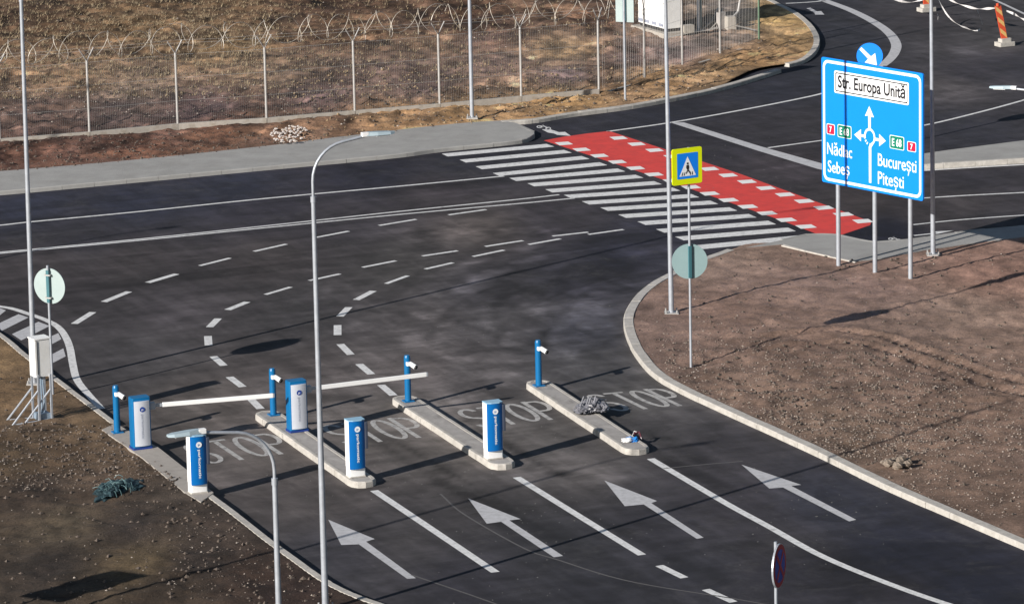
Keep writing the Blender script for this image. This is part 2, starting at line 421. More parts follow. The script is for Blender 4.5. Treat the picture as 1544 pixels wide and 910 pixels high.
# ------------------------------------------------------------------ ground (soil) sheet
fx = np.arange(-20.5, 20.51, .10); fy = np.arange(88, 178, .12)
gx = np.concatenate([-20.5 - np.geomspace(.2, 580, 26)[::-1], fx, 20.5 + np.geomspace(.2, 580, 26)])
gy = np.concatenate([88 - np.geomspace(.2, 500, 22)[::-1], fy, 178 + np.geomspace(.2, 1500, 30)])
X, Y = np.meshgrid(gx, gy)
inA = inside(regA, X, Y); inB = inside(regB, X, Y); inD = inside(regD, X, Y)
out_box = (X < -60) | (X > 60) | (Y < 60) | (Y > 230)
walk_line = np.concatenate([walk_back, top_kerb])
dD = dist(walk_line, X, Y); dB = np.minimum(dist(right_kerb, X, Y), dist(right_walk_back, X, Y)); dA = np.minimum(dist(left_kerb_up, X, Y), dist(left_kerb_low, X, Y))
sm = lambda d, a: np.clip(d / a, 0, 1) ** 2 * (3 - 2 * np.clip(d / a, 0, 1))
near = np.where(inD, dD, np.where(inB, dB, dA))
clod = fbm(X, Y, 2.2, 4, .62)
clod2 = np.abs(fbm(X + 50, Y, 1.3, 3, .6))
amp = np.where(inD, .13, np.where(inB, .035, .065))
# rougher patch in the middle of the right verge, rougher dry field beyond the fence
cR = G(1330, 610); amp = amp + np.where(inB, .07 * np.exp(-(((X - cR[0]) / 7) ** 2 + ((Y - cR[1]) / 5) ** 2)), 0)
cR = G(1110, 580); amp = amp + np.where(inB, .05 * np.exp(-(((X - cR[0]) / 2.5) ** 2 + ((Y - cR[1]) / 6) ** 2)), 0)
fence_px = [(-270, 230), (-133, 215.5), (0, 210.5), (135, 200), (268, 187.5), (402, 179), (535, 168), (663, 157.5), (786, 146), (903, 135.5), (972, 115.5), (1029, 96), (1086, 79), (1144.6, 58)]
fence_pts = np.array([G2(*p, .25) for p in fence_px])
dF = dist(fence_pts, X, Y)
rut = fbm(X * .35 + Y * .1, Y * 1.3, 1.0, 4, .6)
ht = .115 + (amp * (clod * .75 - clod2 * .35 + .05) + np.where(inD, .05, .032) * fbm(X + 11, Y * .8, 4.6, 2, .8)) * sm(near - .1, .9)
ht += np.where(inD, sm(dD - .5, 3) * .10 * (fbm(X, Y, .35, 3) + .4) + rut * .10 * sm(dD - 3, 3), 0)
ht += np.where(inB, sm(dB - .6, 3) * (.08 + .10 * fbm(X, Y, .22, 2)), 0)
ht += np.where(inA, sm(dA - .4, 2) * (.02 + .08 * fbm(X + 9, Y, .25, 2)), 0)
ht = np.where(inD, ht * sm(dF + .35, .6) + .10 * (1 - sm(dF + .35, .6)), ht)
# tread marks of a machine across the right-hand soil
for off in (0.0, 1.5):
    tr = catmull([G2(px, py + off * 12) for px, py in [(1150, 520), (1250, 512), (1330, 522), (1400, 545), (1470, 568), (1560, 590), (1680, 620)]])
    tr = resample(tr, .4); dT = dist(tr, X, Y)
    m_ = np.exp(-(dT / .2) ** 4); ht -= np.where(inB, m_ * (.045 + .04 * np.sin((X * .8 - Y * .6) * 2 * pi / .32)), 0)
    m2 = np.exp(-((dT - .3) / .1) ** 2); ht += np.where(inB, m2 * .035, 0)
soil = inA | inB | inD | out_box
Z = np.where(soil, np.maximum(ht, .03), -.35)
Z = np.where(out_box & ~(inA | inB | inD), .02, Z)
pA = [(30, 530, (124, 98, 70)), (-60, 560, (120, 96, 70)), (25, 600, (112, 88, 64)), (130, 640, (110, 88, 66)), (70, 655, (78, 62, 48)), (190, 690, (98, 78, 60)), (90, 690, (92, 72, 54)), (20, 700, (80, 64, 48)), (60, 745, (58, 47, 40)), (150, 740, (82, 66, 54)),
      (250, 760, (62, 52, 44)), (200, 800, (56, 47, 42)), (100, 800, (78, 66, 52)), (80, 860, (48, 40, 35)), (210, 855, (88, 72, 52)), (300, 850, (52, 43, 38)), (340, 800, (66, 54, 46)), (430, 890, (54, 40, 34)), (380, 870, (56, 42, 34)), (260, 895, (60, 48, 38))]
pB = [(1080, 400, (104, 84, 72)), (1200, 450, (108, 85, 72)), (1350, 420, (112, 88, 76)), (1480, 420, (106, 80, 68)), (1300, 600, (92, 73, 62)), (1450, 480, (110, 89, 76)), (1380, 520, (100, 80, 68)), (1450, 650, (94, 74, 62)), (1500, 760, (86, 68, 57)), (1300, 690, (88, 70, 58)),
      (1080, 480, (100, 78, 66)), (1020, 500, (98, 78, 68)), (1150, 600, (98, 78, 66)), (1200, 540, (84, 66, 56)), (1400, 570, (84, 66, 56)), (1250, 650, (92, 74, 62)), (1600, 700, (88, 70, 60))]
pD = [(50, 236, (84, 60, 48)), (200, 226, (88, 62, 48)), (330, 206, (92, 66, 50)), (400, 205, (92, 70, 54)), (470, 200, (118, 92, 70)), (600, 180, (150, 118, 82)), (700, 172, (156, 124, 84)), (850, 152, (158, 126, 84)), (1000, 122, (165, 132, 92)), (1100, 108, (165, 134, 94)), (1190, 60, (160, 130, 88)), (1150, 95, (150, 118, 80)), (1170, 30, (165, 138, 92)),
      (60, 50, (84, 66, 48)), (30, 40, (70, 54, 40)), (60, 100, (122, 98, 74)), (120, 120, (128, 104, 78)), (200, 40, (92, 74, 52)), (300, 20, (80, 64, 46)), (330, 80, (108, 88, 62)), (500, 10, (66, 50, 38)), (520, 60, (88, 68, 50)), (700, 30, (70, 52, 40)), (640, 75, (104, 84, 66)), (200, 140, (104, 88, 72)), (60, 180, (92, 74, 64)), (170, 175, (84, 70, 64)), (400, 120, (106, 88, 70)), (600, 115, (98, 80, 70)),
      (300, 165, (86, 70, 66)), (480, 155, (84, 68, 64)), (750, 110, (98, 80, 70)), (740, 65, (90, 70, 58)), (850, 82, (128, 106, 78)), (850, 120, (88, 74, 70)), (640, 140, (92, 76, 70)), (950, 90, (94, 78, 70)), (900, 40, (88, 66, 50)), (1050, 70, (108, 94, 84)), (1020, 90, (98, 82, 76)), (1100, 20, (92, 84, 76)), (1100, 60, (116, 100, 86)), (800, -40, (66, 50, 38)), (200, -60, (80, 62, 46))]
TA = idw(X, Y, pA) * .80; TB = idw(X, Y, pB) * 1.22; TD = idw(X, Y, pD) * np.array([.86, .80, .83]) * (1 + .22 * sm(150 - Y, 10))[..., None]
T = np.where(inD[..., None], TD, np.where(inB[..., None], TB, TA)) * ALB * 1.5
nz_ = fbm(X + 3, Y * .8, .9, 4, .6)[..., None]
T = T * np.array([.93, 1.0, 1.07]) * np.where(inD[..., None], 1 + .75 * nz_, 1 + .34 * nz_)
T = T * (1 + np.where(inD, .6, .35)[..., None] * fbm(X * 1.0 + 31, Y * .55, 3.1, 3, .7)[..., None])
T = T * (1 + np.where(inD & (dF > .3) & (dD > 2), .95, 0)[..., None] * fbm(X + 5, Y * .55, 1.5, 3, .7)[..., None])
# straw-coloured dead grass streaks in the field
stw = fbm(X * .8 + 70, Y * 1.6, .8, 4, .65)
T = T * np.where((inD & (dF > .3))[..., None], 1 + np.clip(stw, -.3, .5)[..., None] * np.array([.8, .72, .55]), 1)
T = np.clip(T, .008, .6)
def nearest(pl, x, y):
    pl = np.array(pl + [pl[0]]); a = pl[:-1]; d = pl[1:] - a; L = (d ** 2).sum(1) + 1e-12
    t = np.clip(((x[:, None] - a[:, 0]) * d[:, 0] + (y[:, None] - a[:, 1]) * d[:, 1]) / L, 0, 1)
    px_ = a[:, 0] + t * d[:, 0]; py_ = a[:, 1] + t * d[:, 1]; k = ((px_ - x[:, None]) ** 2 + (py_ - y[:, None]) ** 2).argmin(1)
    ar = np.arange(len(x)); return px_[ar, k], py_[ar, k]
def grow(m):
    g = m.copy()
    for dy_ in (-1, 0, 1):
        for dx_ in (-1, 0, 1): g |= np.roll(np.roll(m, dy_, 0), dx_, 1)
    return g
snapped = np.zeros(X.shape, bool); fine_zone = (np.abs(X) < 20.4) & (Y > 88.2) & (Y < 177.8)
for reg_, in_ in ((regA, inA), (regB, inB), (regD, inD)):
    mk_ = grow(in_) & ~soil & ~snapped & fine_zone
    if mk_.any():
        nx__, ny__ = nearest([tuple(p) for p in reg_], X[mk_], Y[mk_])
        X[mk_] = nx__; Y[mk_] = ny__; Z[mk_] = .095; snapped |= mk_
ok_ = soil | snapped; c4 = lambda m: (m[:-1, :-1], m[1:, :-1], m[:-1, 1:], m[1:, 1:])
allm = np.logical_and.reduce(c4(ok_)); anym = np.logical_or.reduce(c4(soil)); outm = np.logical_or.reduce(c4(~fine_zone))
k2 = allm | (anym & outm)
idx = np.arange(X.size).reshape(X.shape)
q = np.stack([idx[:-1, :-1], idx[:-1, 1:], idx[1:, 1:], idx[1:, :-1]], -1)[k2]
used = np.zeros(X.size, bool); used[q.ravel()] = True; remap = np.cumsum(used) - 1
def grid_mesh(name, V, Q, C, m):
    me = bpy.data.meshes.new(name); me.vertices.add(len(V)); me.vertices.foreach_set('co', V.astype(np.float32).ravel())
    me.loops.add(Q.size); me.loops.foreach_set('vertex_index', Q.ravel().astype(np.int32))
    me.polygons.add(len(Q)); me.polygons.foreach_set('loop_start', (np.arange(len(Q)) * 4).astype(np.int32))
    me.polygons.foreach_set('loop_total', np.full(len(Q), 4, np.int32)); me.polygons.foreach_set('use_smooth', np.ones(len(Q), bool))
    me.update(calc_edges=True)
    a = me.color_attributes.new('Tint', 'FLOAT_COLOR', 'POINT')
    a.data.foreach_set('color', np.concatenate([C, np.ones((len(C), 1))], 1).astype(np.float32).ravel())
    me.materials.append(m); me.validate(); o = bpy.data.objects.new(name, me); link(o); return o
V = np.stack([X.ravel(), Y.ravel(), Z.ravel()], 1)[used]
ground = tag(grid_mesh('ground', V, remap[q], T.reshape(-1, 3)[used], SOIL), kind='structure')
ZI, GXI, GYI = Z, gx, gy
def zg(x, y):
    i = int(np.clip(np.searchsorted(GXI, x), 1, len(GXI) - 1)); j = int(np.clip(np.searchsorted(GYI, y), 1, len(GYI) - 1))
    i0 = i - 1 if abs(GXI[i - 1] - x) < abs(GXI[i] - x) else i; j0 = j - 1 if abs(GYI[j - 1] - y) < abs(GYI[j] - y) else j
    return float(ZI[j0, i0])

# ------------------------------------------------------------------ road sheet
rx = np.concatenate([np.arange(-60, -17, 1.0), np.arange(-17, 17.01, .13), np.arange(18, 60.01, 1.0)])
ry = np.concatenate([np.arange(60, 89, 1.0), np.arange(89, 172, .16), np.arange(172.5, 230.01, 1.0)]); RX, RY = np.meshgrid(rx, ry)
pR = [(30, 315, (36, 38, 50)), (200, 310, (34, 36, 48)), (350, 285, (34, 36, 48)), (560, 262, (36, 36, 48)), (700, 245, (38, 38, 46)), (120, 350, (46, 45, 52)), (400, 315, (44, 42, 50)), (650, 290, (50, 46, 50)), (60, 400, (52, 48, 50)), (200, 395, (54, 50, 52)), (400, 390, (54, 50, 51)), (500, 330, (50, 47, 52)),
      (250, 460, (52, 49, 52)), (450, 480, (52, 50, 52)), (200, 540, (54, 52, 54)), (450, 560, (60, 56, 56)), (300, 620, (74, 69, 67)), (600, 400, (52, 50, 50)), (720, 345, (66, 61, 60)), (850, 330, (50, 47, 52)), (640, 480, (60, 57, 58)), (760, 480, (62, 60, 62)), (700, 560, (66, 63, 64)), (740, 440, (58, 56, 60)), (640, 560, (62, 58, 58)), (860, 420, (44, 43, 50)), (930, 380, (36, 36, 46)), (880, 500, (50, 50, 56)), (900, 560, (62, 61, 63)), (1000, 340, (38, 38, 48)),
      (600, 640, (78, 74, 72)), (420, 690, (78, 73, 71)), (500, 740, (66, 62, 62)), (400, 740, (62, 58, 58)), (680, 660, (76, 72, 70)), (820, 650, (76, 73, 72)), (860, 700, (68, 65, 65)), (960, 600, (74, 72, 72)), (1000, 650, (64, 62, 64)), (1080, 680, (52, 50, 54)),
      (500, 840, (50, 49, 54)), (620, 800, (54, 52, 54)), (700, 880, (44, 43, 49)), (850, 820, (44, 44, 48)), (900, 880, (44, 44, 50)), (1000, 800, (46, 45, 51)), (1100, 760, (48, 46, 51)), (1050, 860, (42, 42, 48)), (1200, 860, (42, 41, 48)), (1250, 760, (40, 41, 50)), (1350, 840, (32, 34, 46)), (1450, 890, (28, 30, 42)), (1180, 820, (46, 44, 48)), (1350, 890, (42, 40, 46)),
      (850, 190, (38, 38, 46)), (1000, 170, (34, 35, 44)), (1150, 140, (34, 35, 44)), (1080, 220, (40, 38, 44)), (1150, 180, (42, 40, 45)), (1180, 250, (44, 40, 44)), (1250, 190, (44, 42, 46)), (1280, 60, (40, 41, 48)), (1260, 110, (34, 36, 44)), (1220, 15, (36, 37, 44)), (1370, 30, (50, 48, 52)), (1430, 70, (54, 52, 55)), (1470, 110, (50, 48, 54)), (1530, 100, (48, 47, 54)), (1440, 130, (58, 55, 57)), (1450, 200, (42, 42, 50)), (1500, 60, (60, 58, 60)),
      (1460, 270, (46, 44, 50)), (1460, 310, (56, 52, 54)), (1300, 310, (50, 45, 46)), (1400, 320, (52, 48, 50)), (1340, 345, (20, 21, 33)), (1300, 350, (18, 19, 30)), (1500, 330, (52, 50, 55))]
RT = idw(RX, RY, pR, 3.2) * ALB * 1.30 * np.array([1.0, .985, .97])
# wear: curved tyre scuffs round the right-hand kerb nose, straight ones through the gate lanes, dust round the islands
wear = np.zeros(RX.shape); rw_ = random.Random(77)
fy_ = fbm(RX, RY, 1.2, 4, .6); fz_ = fbm(RX + 40, RY * .6, .35, 4, .6)
for (cpx, cpy, r0, r1, a0, a1, cnt, amp_) in ((1130, 500, 3.0, 9.5, 100, 215, 90, .50), (1000, 440, 3.2, 8, 120, 230, 46, .46), (230, 420, 3, 9, -75, 30, 26, .20), (1500, 20, 4, 11, 90, 300, 22, .2)):
    c0 = G(cpx, cpy)
    for k in range(cnt):
        cx_ = c0[0] + rw_.gauss(0, .9); cy_ = c0[1] + rw_.gauss(0, 1.6); rr_ = rw_.uniform(r0, r1); wd_ = rw_.choice((.09, .13, .2, .35)); am = rw_.uniform(-.75, 1) * amp_
        b0 = radians(rw_.uniform(a0, a1)); bw_ = radians(rw_.uniform(18, 60)); el_ = rw_.uniform(.55, 1.0)
        dx_ = RX - cx_; dy_ = (RY - cy_) * el_; rad_ = np.hypot(dx_, dy_); an_ = np.arctan2(dy_, dx_); da = np.abs((an_ - b0 + pi) % (2 * pi) - pi)
        wear += am * np.exp(-((rad_ - rr_) / wd_) ** 2) * np.clip(1 - da / bw_, 0, 1) * np.clip(.55 + 1.6 * fy_, 0, 1.4)
ca_, sa_ = cos(radians(113)), sin(radians(113)); UU = -(RX * sa_ - RY * ca_); VV = RX * ca_ + RY * sa_
for (px_, py_, ln, n_) in ((390, 690, 9, 9), (590, 690, 9, 10), (780, 660, 9, 10), (930, 640, 8, 7), (600, 830, 8, 9), (860, 800, 8, 9), (1120, 740, 8, 7), (520, 560, 7, 7)):
    g = G(px_, py_); u0 = -(g[0] * sa_ - g[1] * ca_); v0_ = g[0] * ca_ + g[1] * sa_
    for k in range(n_):
        uo = u0 + rw_.uniform(-1.1, 1.1); vo = v0_ + rw_.uniform(-4, 4); am = rw_.uniform(-.18, .22); wd_ = rw_.choice((.1, .15, .28)); bend = rw_.uniform(-.02, .02)
        wear += am * np.exp(-((UU - uo - bend * (VV - vo) ** 2) / wd_) ** 2) * np.exp(-((VV - vo) / ln * 2) ** 2)
cm_, sm_ = cos(radians(23)), sin(radians(23)); AA = RX * cm_ + RY * sm_; BB = -RX * sm_ + RY * cm_
for k in range(60):
    px_ = rw_.uniform(-40, 980); py_ = rw_.uniform(270, 470); g = G(px_, py_); ao = g[0] * cm_ + g[1] * sm_; bo_ = -g[0] * sm_ + g[1] * cm_
    wear += rw_.uniform(-.22, .26) * np.exp(-((BB - bo_) / rw_.choice((.12, .2, .5))) ** 2) * np.exp(-((AA - ao) / rw_.uniform(1.5, 5)) ** 2)
for (px_, py_, rx1, ry1, am, tl) in ((740, 590, 1.6, 1.6, .30, 0), (860, 540, 1.6, .7, .20, 0), (700, 520, 1.8, 1.2, .16, 0), (650, 345, 2.4, .8, .30, 0), (770, 350, 1.8, .8, .30, 0), (600, 730, 1.2, .9, .35, 0), (820, 712, 1.8, .7, .42, 0), (900, 715, 1.2, .5, .25, 0), (1060, 625, 1.0, .9, .25, 0), (640, 620, .9, 1.2, .3, 0),
        (700, 640, 1.2, 1.2, .30, 0), (480, 640, 1.2, 1.5, .25, 0), (390, 600, 1.6, 1.2, .2, 0), (330, 700, 1.0, 1.6, .25, 0), (560, 560, 1.6, 1.2, .15, 0), (260, 470, 2.2, 1.6, .14, 0), (1180, 255, 1.4, .9, .35, 0), (1440, 140, 2.0, 1.0, .3, 0), (1440, 75, 1.4, .8, .25, 0), (1180, 640, 1.0, .6, .18, 0),
        (830, 420, 1.7, 1.8, -.28, 0), (900, 350, 1.2, 1.6, -.22, 0), (930, 440, .8, 2.2, -.26, 0), (620, 220, 3, 1.0, -.16, 0), (1010, 700, 1.4, .6, -.2, 0), (1330, 860, 2.4, 1.2, -.2, 0), (420, 480, 1.4, 1.4, -.12, 0), (500, 350, 1.6, 1.0, -.15, 0), (560, 250, 1.2, 1.4, -.22, 0)):
    g = G(px_, py_); dx_ = RX - g[0]; dy_ = RY - g[1]
    wear += am * 1.25 * np.exp(-(dx_ / rx1) ** 2 - (dy_ / (ry1 * 2)) ** 2) * np.clip(.75 + 1.5 * fz_ + 1.2 * fy_, 0, 2)
wear += .16 * fz_ + .10 * fy_
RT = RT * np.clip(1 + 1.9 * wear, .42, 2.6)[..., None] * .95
ii = np.arange(RX.size).reshape(RX.shape); RQ = np.stack([ii[:-1, :-1], ii[:-1, 1:], ii[1:, 1:], ii[1:, :-1]], -1).reshape(-1, 4)
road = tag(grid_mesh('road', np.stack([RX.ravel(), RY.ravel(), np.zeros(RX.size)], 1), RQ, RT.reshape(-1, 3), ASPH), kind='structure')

# ------------------------------------------------------------------ road markings (thin sheets 4 mm above the road)
ZM = .004
def rp(name, pts, m=PAINT, z=ZM):
    return MB().flat([G2(*p) for p in pts], z).build(name, m, road)
def line(name, pts, wd, m=PAINT, z=ZM, smooth=True):
    g = np.array([G2(*p) for p in pts]); g = resample(catmull(g) if smooth and len(g) > 2 else g, .4)
    return ribbon(g, wd, z).build(name, m, road)
def dash(a, b, wd=.13, m=PAINT, name='lane_dash'): return line(name, [a, b], wd, m)
line('edge_line', [(-300, 366), (-150, 353), (0, 339.6), (46, 334.5), (200, 320), (400, 299.3), (600, 281), (760, 265.6)], .14)
line('centre_line', [(-300, 409), (0, 380.3), (200, 361.5), (400, 340.6), (600, 319), (780, 300.8), (843, 293.6)], .12)
line('centre_line', [(-300, 410.8), (0, 382), (200, 363.4), (400, 343.4), (600, 323.6), (800, 305.3), (866, 298.8)], .12)
for a, b in [((112, 488), (140, 470.5)), ((156.6, 455), (194.6, 439.5)), ((222.6, 426), (266.5, 413)), ((301, 400.6), (347, 389)), ((383, 379), (432, 368)), ((476.5, 358), (526, 348.5)), ((571.5, 340), (627.5, 330.7)), ((676, 324), (733, 316))]:
    dash(a, b, .14 if a[0] > 250 else .2)
for a, b in [((376, 599), (393, 616)), ((346, 568), (366, 583)), ((321.5, 537), (337.5, 551)), ((313.5, 506.5), (314.5, 520.5)), ((329, 480), (316, 493)), ((373, 455), (343, 467)), ((400, 444), (438.6, 432.6)), ((466, 423), (512.8, 412.8)), ((546.7, 403), (597, 393)), ((636.5, 386), (690, 378)), ((731.4, 371.6), (788.5, 362.7)), ((833, 356), (887, 350))]:
    dash(a, b, .2 if a[0] < 400 else .14)
for a, b in [((574.5, 580), (593.5, 596)), ((541.5, 548.5), (560, 564)), ((513, 518.5), (529, 534.5)), ((509, 490), (509, 505)), ((526, 463), (512.5, 477)), ((563, 438.5), (537, 452)), ((615, 415.5), (582, 427.6)), ((683, 396), (641, 405.6)), ((760, 377), (713, 386.7)), ((845, 360), (797, 368.6)), ((940, 346), (887, 353.5))]:
    dash(a, b, .2 if a[0] < 600 else .14)
# lane lines below the gate
line('lane_line', [(564, 739), (655, 800), (747, 862)], .19)
line('lane_line', [(779, 719), (874, 778), (968, 836)], .19)
line('lane_line', [(981, 691), (1050, 732), (1104, 763.5), (1158.5, 793), (1240, 838), (1342, 880), (1434, 912), (1560, 950)], .19)
dash((994, 852), (1032, 870.5), .19); dash((1064, 888), (1106, 907), .19)
line('scuff_line', [(664, 744), (700, 775), (790, 826), (840, 843), (950, 876), (1130, 906), (1300, 940)], .05, mat('faint_scuff', (.105, .10, .10), .8))
line('scuff_line', [(620, 866), (700, 893), (790, 925)], .05, MATS['faint_scuff'])
line('scuff_line', [(1000, 706), (1060, 700), (1120, 695)], .05, MATS['faint_scuff'])
# arrows (head and shaft in one marking each)
for tip, c1, n1, s1, s2, n2, c2 in [((495, 783), (514.5, 821), (541, 820), (614, 872), (627, 871), (552, 816), (565, 812)),
        ((706, 751), (734, 789), (755.5, 786), (835, 839.5), (849, 837.5), (768, 784), (785, 782)),
        ((911.4, 724), (942, 762.6), (970.7, 760), (1050.5, 811.7), (1061, 810), (982, 758), (990.6, 754.7)),
        ((1118, 700), (1160, 736), (1180.6, 734.5), (1280.4, 785.6), (1291, 783), (1193, 732), (1208, 730.5))]:
    a = rp('lane_arrow', [tip, c1, n1, s1, s2, n2, c2], PAINT_DULL)
# STOP lettering, four lanes
def stroke_poly(pts, wd):
    pl = np.array(pts, float); t = np.gradient(pl, axis=0); t /= np.hypot(t[:, 0], t[:, 1])[:, None]
    n = np.stack([-t[:, 1], t[:, 0]], 1); return pl + n * wd / 2, pl - n * wd / 2
def arc(cx, cy, rx_, ry_, a0, a1, n=18): return [(cx + rx_ * cos(radians(a0 + (a1 - a0) * i / n)), cy + ry_ * sin(radians(a0 + (a1 - a0) * i / n))) for i in range(n + 1)]
LET = {  # unit letters: u 0..1 across, v 0..1 up
    'T': [[(.02, .95), (.98, .95)], [(.5, 0), (.5, .9)]],
    'O': [arc(.5, .5, .4, .45, 90, 450, 28)],
    'P': [[(.12, 0), (.12, 1)], [(.19, .94)] + arc(.5, .70, .36, .24, 90, -90, 14) + [(.19, .46)]],
    'S': [arc(.5, .73, .36, .22, 25, 250, 14) + arc(.5, .27, .38, .22, 80, -155, 16)],
}
for word, pfoot, (bx, by), (hx, hy) in [('STOP', (420, 685), (36.0, -5.2), (-42, -27.5)), ('STOP', (628, 660), (35.5, -3.8), (-42.5, -27.5)), ('STOP', (827, 633), (34.5, -4.2), (-40, -25)), ('STOP', (1022, 612), (31.5, -3.0), (-49, -23.5))]:
    P0 = np.array(G2(*pfoot)); Bv = np.array(G2(pfoot[0] + bx, pfoot[1] + by)) - P0; Hv = np.array(G2(pfoot[0] + hx, pfoot[1] + hy)) - P0
    lw = hypot(*Bv); lh = hypot(*Hv)
    for k, ch in enumerate(word):
        org = P0 + Bv * (k - 3) ; mb = MB(); zz = ZM
        for si, st in enumerate(LET[ch]):
            st = [(u * .96 * lw, v * 1.08 * lh) for u, v in st]
            a, b = stroke_poly(st, .125)
            if len(st) > 20 and ch == 'O': a[-1] = a[0]; b[-1] = b[0]
            e1 = Bv / lw; e2 = Hv / lh
            A = [org + e1 * p[0] + e2 * p[1] for p in a]; B = [org + e1 * p[0] + e2 * p[1] for p in b]; z_ = ZM + si * .002
            mb.add([(p[0], p[1], z_) for p in A] + [(p[0], p[1], z_) for p in B], [(i, len(A) + i, len(A) + i + 1, i + 1) for i in range(len(A) - 1)])
        mb.build('painted_letter', PAINT_OLD, road)
# zebra
for k in range(15):
    t = k / 14; rx_ = 831 + 26.2 * k + (1225 - 831 - 26.2 * 14) * t * t; ry_ = 219 + 9.1 * k + (356 - 219 - 9.1 * 14) * t * t
    L = [(666, 232), (693, 241), (717, 251), (743, 261), (768, 268.5), (795, 276.5), (822, 285.5), (850, 294), (877, 303.5), (905, 313), (932, 323.5), (961, 334), (989, 345.5), (1018, 357), (1047, 370)][k]
    w_ = 5.6 + .09 * k
    bx, by = 9.0 + .3 * k, 4.2 + .1 * k
    rp('zebra_stripe', [L, (L[0] + bx, L[1] + by), (rx_ + 5, ry_ + by * .55), (rx_ - 7, ry_ - by * .45)], PAINT)
# cycle crossing
rp('red_cycle_strip', [(819.8, 212), (850, 206.3), (885, 201.5), (918.7, 197.8), (1118, 263), (1314, 334.5), (1312, 339.5), (1263.5, 356), (1236, 354.5), (1180, 333), (1030, 281), (900, 238)], RED)
for (x0, y0, x1, y1) in ((932.6, 208.4, 1301, 333.6), (850, 216.7, 1215, 341.8)):
    for k in range(14):
        t = k / 13; tt = t + .045 * (t * t - t) * 1.2; cx = x0 + (x1 - x0) * tt; cy = y0 + (y1 - y0) * tt; s_ = .95 + .18 * t
        rp('cycle_crossing_dash', [(cx - 14.5 * s_, cy - 1.6 * s_), (cx - 6.5 * s_, cy + 3.1 * s_), (cx + 15 * s_, cy + 1.3 * s_), (cx + 7 * s_, cy - 3.0 * s_)], PAINTF, ZM + .004)
# lines round the junction
line('edge_line', [(915.5, 198.5), (1004.6, 186), (1097, 170), (1200, 150), (1250, 138), (1300, 119), (1329, 99.5)], .14)
line('edge_line', [(1329, 99.5), (1340, 91), (1349, 79), (1351, 66), (1340, 49.5), (1316, 32.5), (1282, 15.5), (1243, 1), (1200, -14)], .36, PAINT_DULL)
line('edge_line', [(1158, 223), (1238, 212), (1320, 201), (1395, 188.8), (1470, 171), (1544, 151), (1640, 122)], .13)
rp('stop_line', [(1011, 185), (1031, 184.7), (1144, 220), (1248, 249), (1246, 257.5), (1233, 254.8), (1144, 227.8)], PAINT_DULL)
line('edge_line', [(1385, 257.6), (1460, 253), (1544, 248.2), (1640, 243)], .16)
line('edge_line', [(1382, 299.3), (1460, 294.5), (1544, 290.3), (1660, 284)], .13)
line('edge_line', [(1377, 338.8), (1430, 333), (1481, 328.8), (1544, 324.5), (1660, 318)], .11)
line('edge_line', [(1185, 5.5), (1215, 4), (1245, 1.5)], .13)
line('edge_line', [(1480, -8), (1510, 5), (1560, 28), (1640, 60)], .13, PAINT_DULL)
line('cycle_edge_line', [(1378, 355.2), (1412, 351.5)], .11)
rp('small_arrow_marking', [(1408, 353.8), (1410, 349), (1438, 347.5)], PAINT)
rp('small_arrow_marking', [(817, 195.2), (829, 195), (843, 199.5), (852, 199), (861, 205.2), (840, 203.6), (836, 201.6), (826, 200)], PAINT)
rp('small_arrow_marking', [(1216, 13), (1222, 12), (1232, 17.5), (1238, 17), (1243, 22.5), (1229, 22.5), (1228, 19.5)], PAINT_DULL)
def cycle_symbol(px, py, s, flip=1):
    mb = MB()
    c = np.array(G2(px, py)); u = np.array(G2(px + 1, py)) - c; v = np.array(G2(px, py - 1)) - c
    def ring(cx, cy, rx_, ry_):
        for i in range(12):
            a0, a1 = 2 * pi * i / 12, 2 * pi * (i + 1) / 12
            q = [(cx + rx_ * cos(a) * k, cy + ry_ * sin(a) * k) for a, k in ((a0, 1), (a1, 1), (a1, .62), (a0, .62))]
            mb.flat([tuple(c + u * x * s + v * y * s) for x, y in q], ZM)
    def bar(x0, y0, x1, y1, wx=.9, wy=.5, z=ZM + .002):
        mb.flat([tuple(c + u * x * s + v * y * s) for x, y in ((x0 - wx, y0 - wy * .3), (x0 + wx, y0 + wy * .3), (x1 + wx, y1 + wy), (x1 - wx, y1 - wy * .2))], z)
    ring(-7, 1.2, 4.6, 2.1); ring(7, -1.3, 4.6, 2.1)
    bar(-7, 1.2, -2, 3.2); bar(-2, 3.2, 7, -1.3, z=ZM + .003); bar(-2, .2, 5, 2.6, z=ZM + .004); bar(-7, 1.2, -1, .2, z=ZM + .005); bar(-4, 4, 0, 4.4, z=ZM + .006)
    mb.build('cycle_symbol', PAINT, road)
cycle_symbol(1349, 361, .85); cycle_symbol(820, 192.5, .95)
# hatched area at the far left
hz = [(-150, 445), (-60, 455), (0, 462), (20, 465.5), (41, 472.5), (66, 481), (86, 491.5), (98, 506), (105.5, 524.5), (109.5, 547), (116, 572), (133, 594), (153, 616)]
line('hatch_border_line', hz, .19)
for pts in [[(-70, 470), (-30, 459), (-14, 462), (-50, 478)], [(-25, 477), (0, 464.5), (9, 467.8), (-10, 483)], [(-3, 488), (28, 473.5), (43, 478.5), (2, 499)], [(18, 503.5), (58, 485), (75, 491.3), (32, 513)],
            [(45, 521), (88, 502), (92.5, 511), (52, 533)], [(63, 542), (95.5, 525), (99, 537), (72, 551)]]:
    rp('hatch_bar', pts, PAINT_DULL)

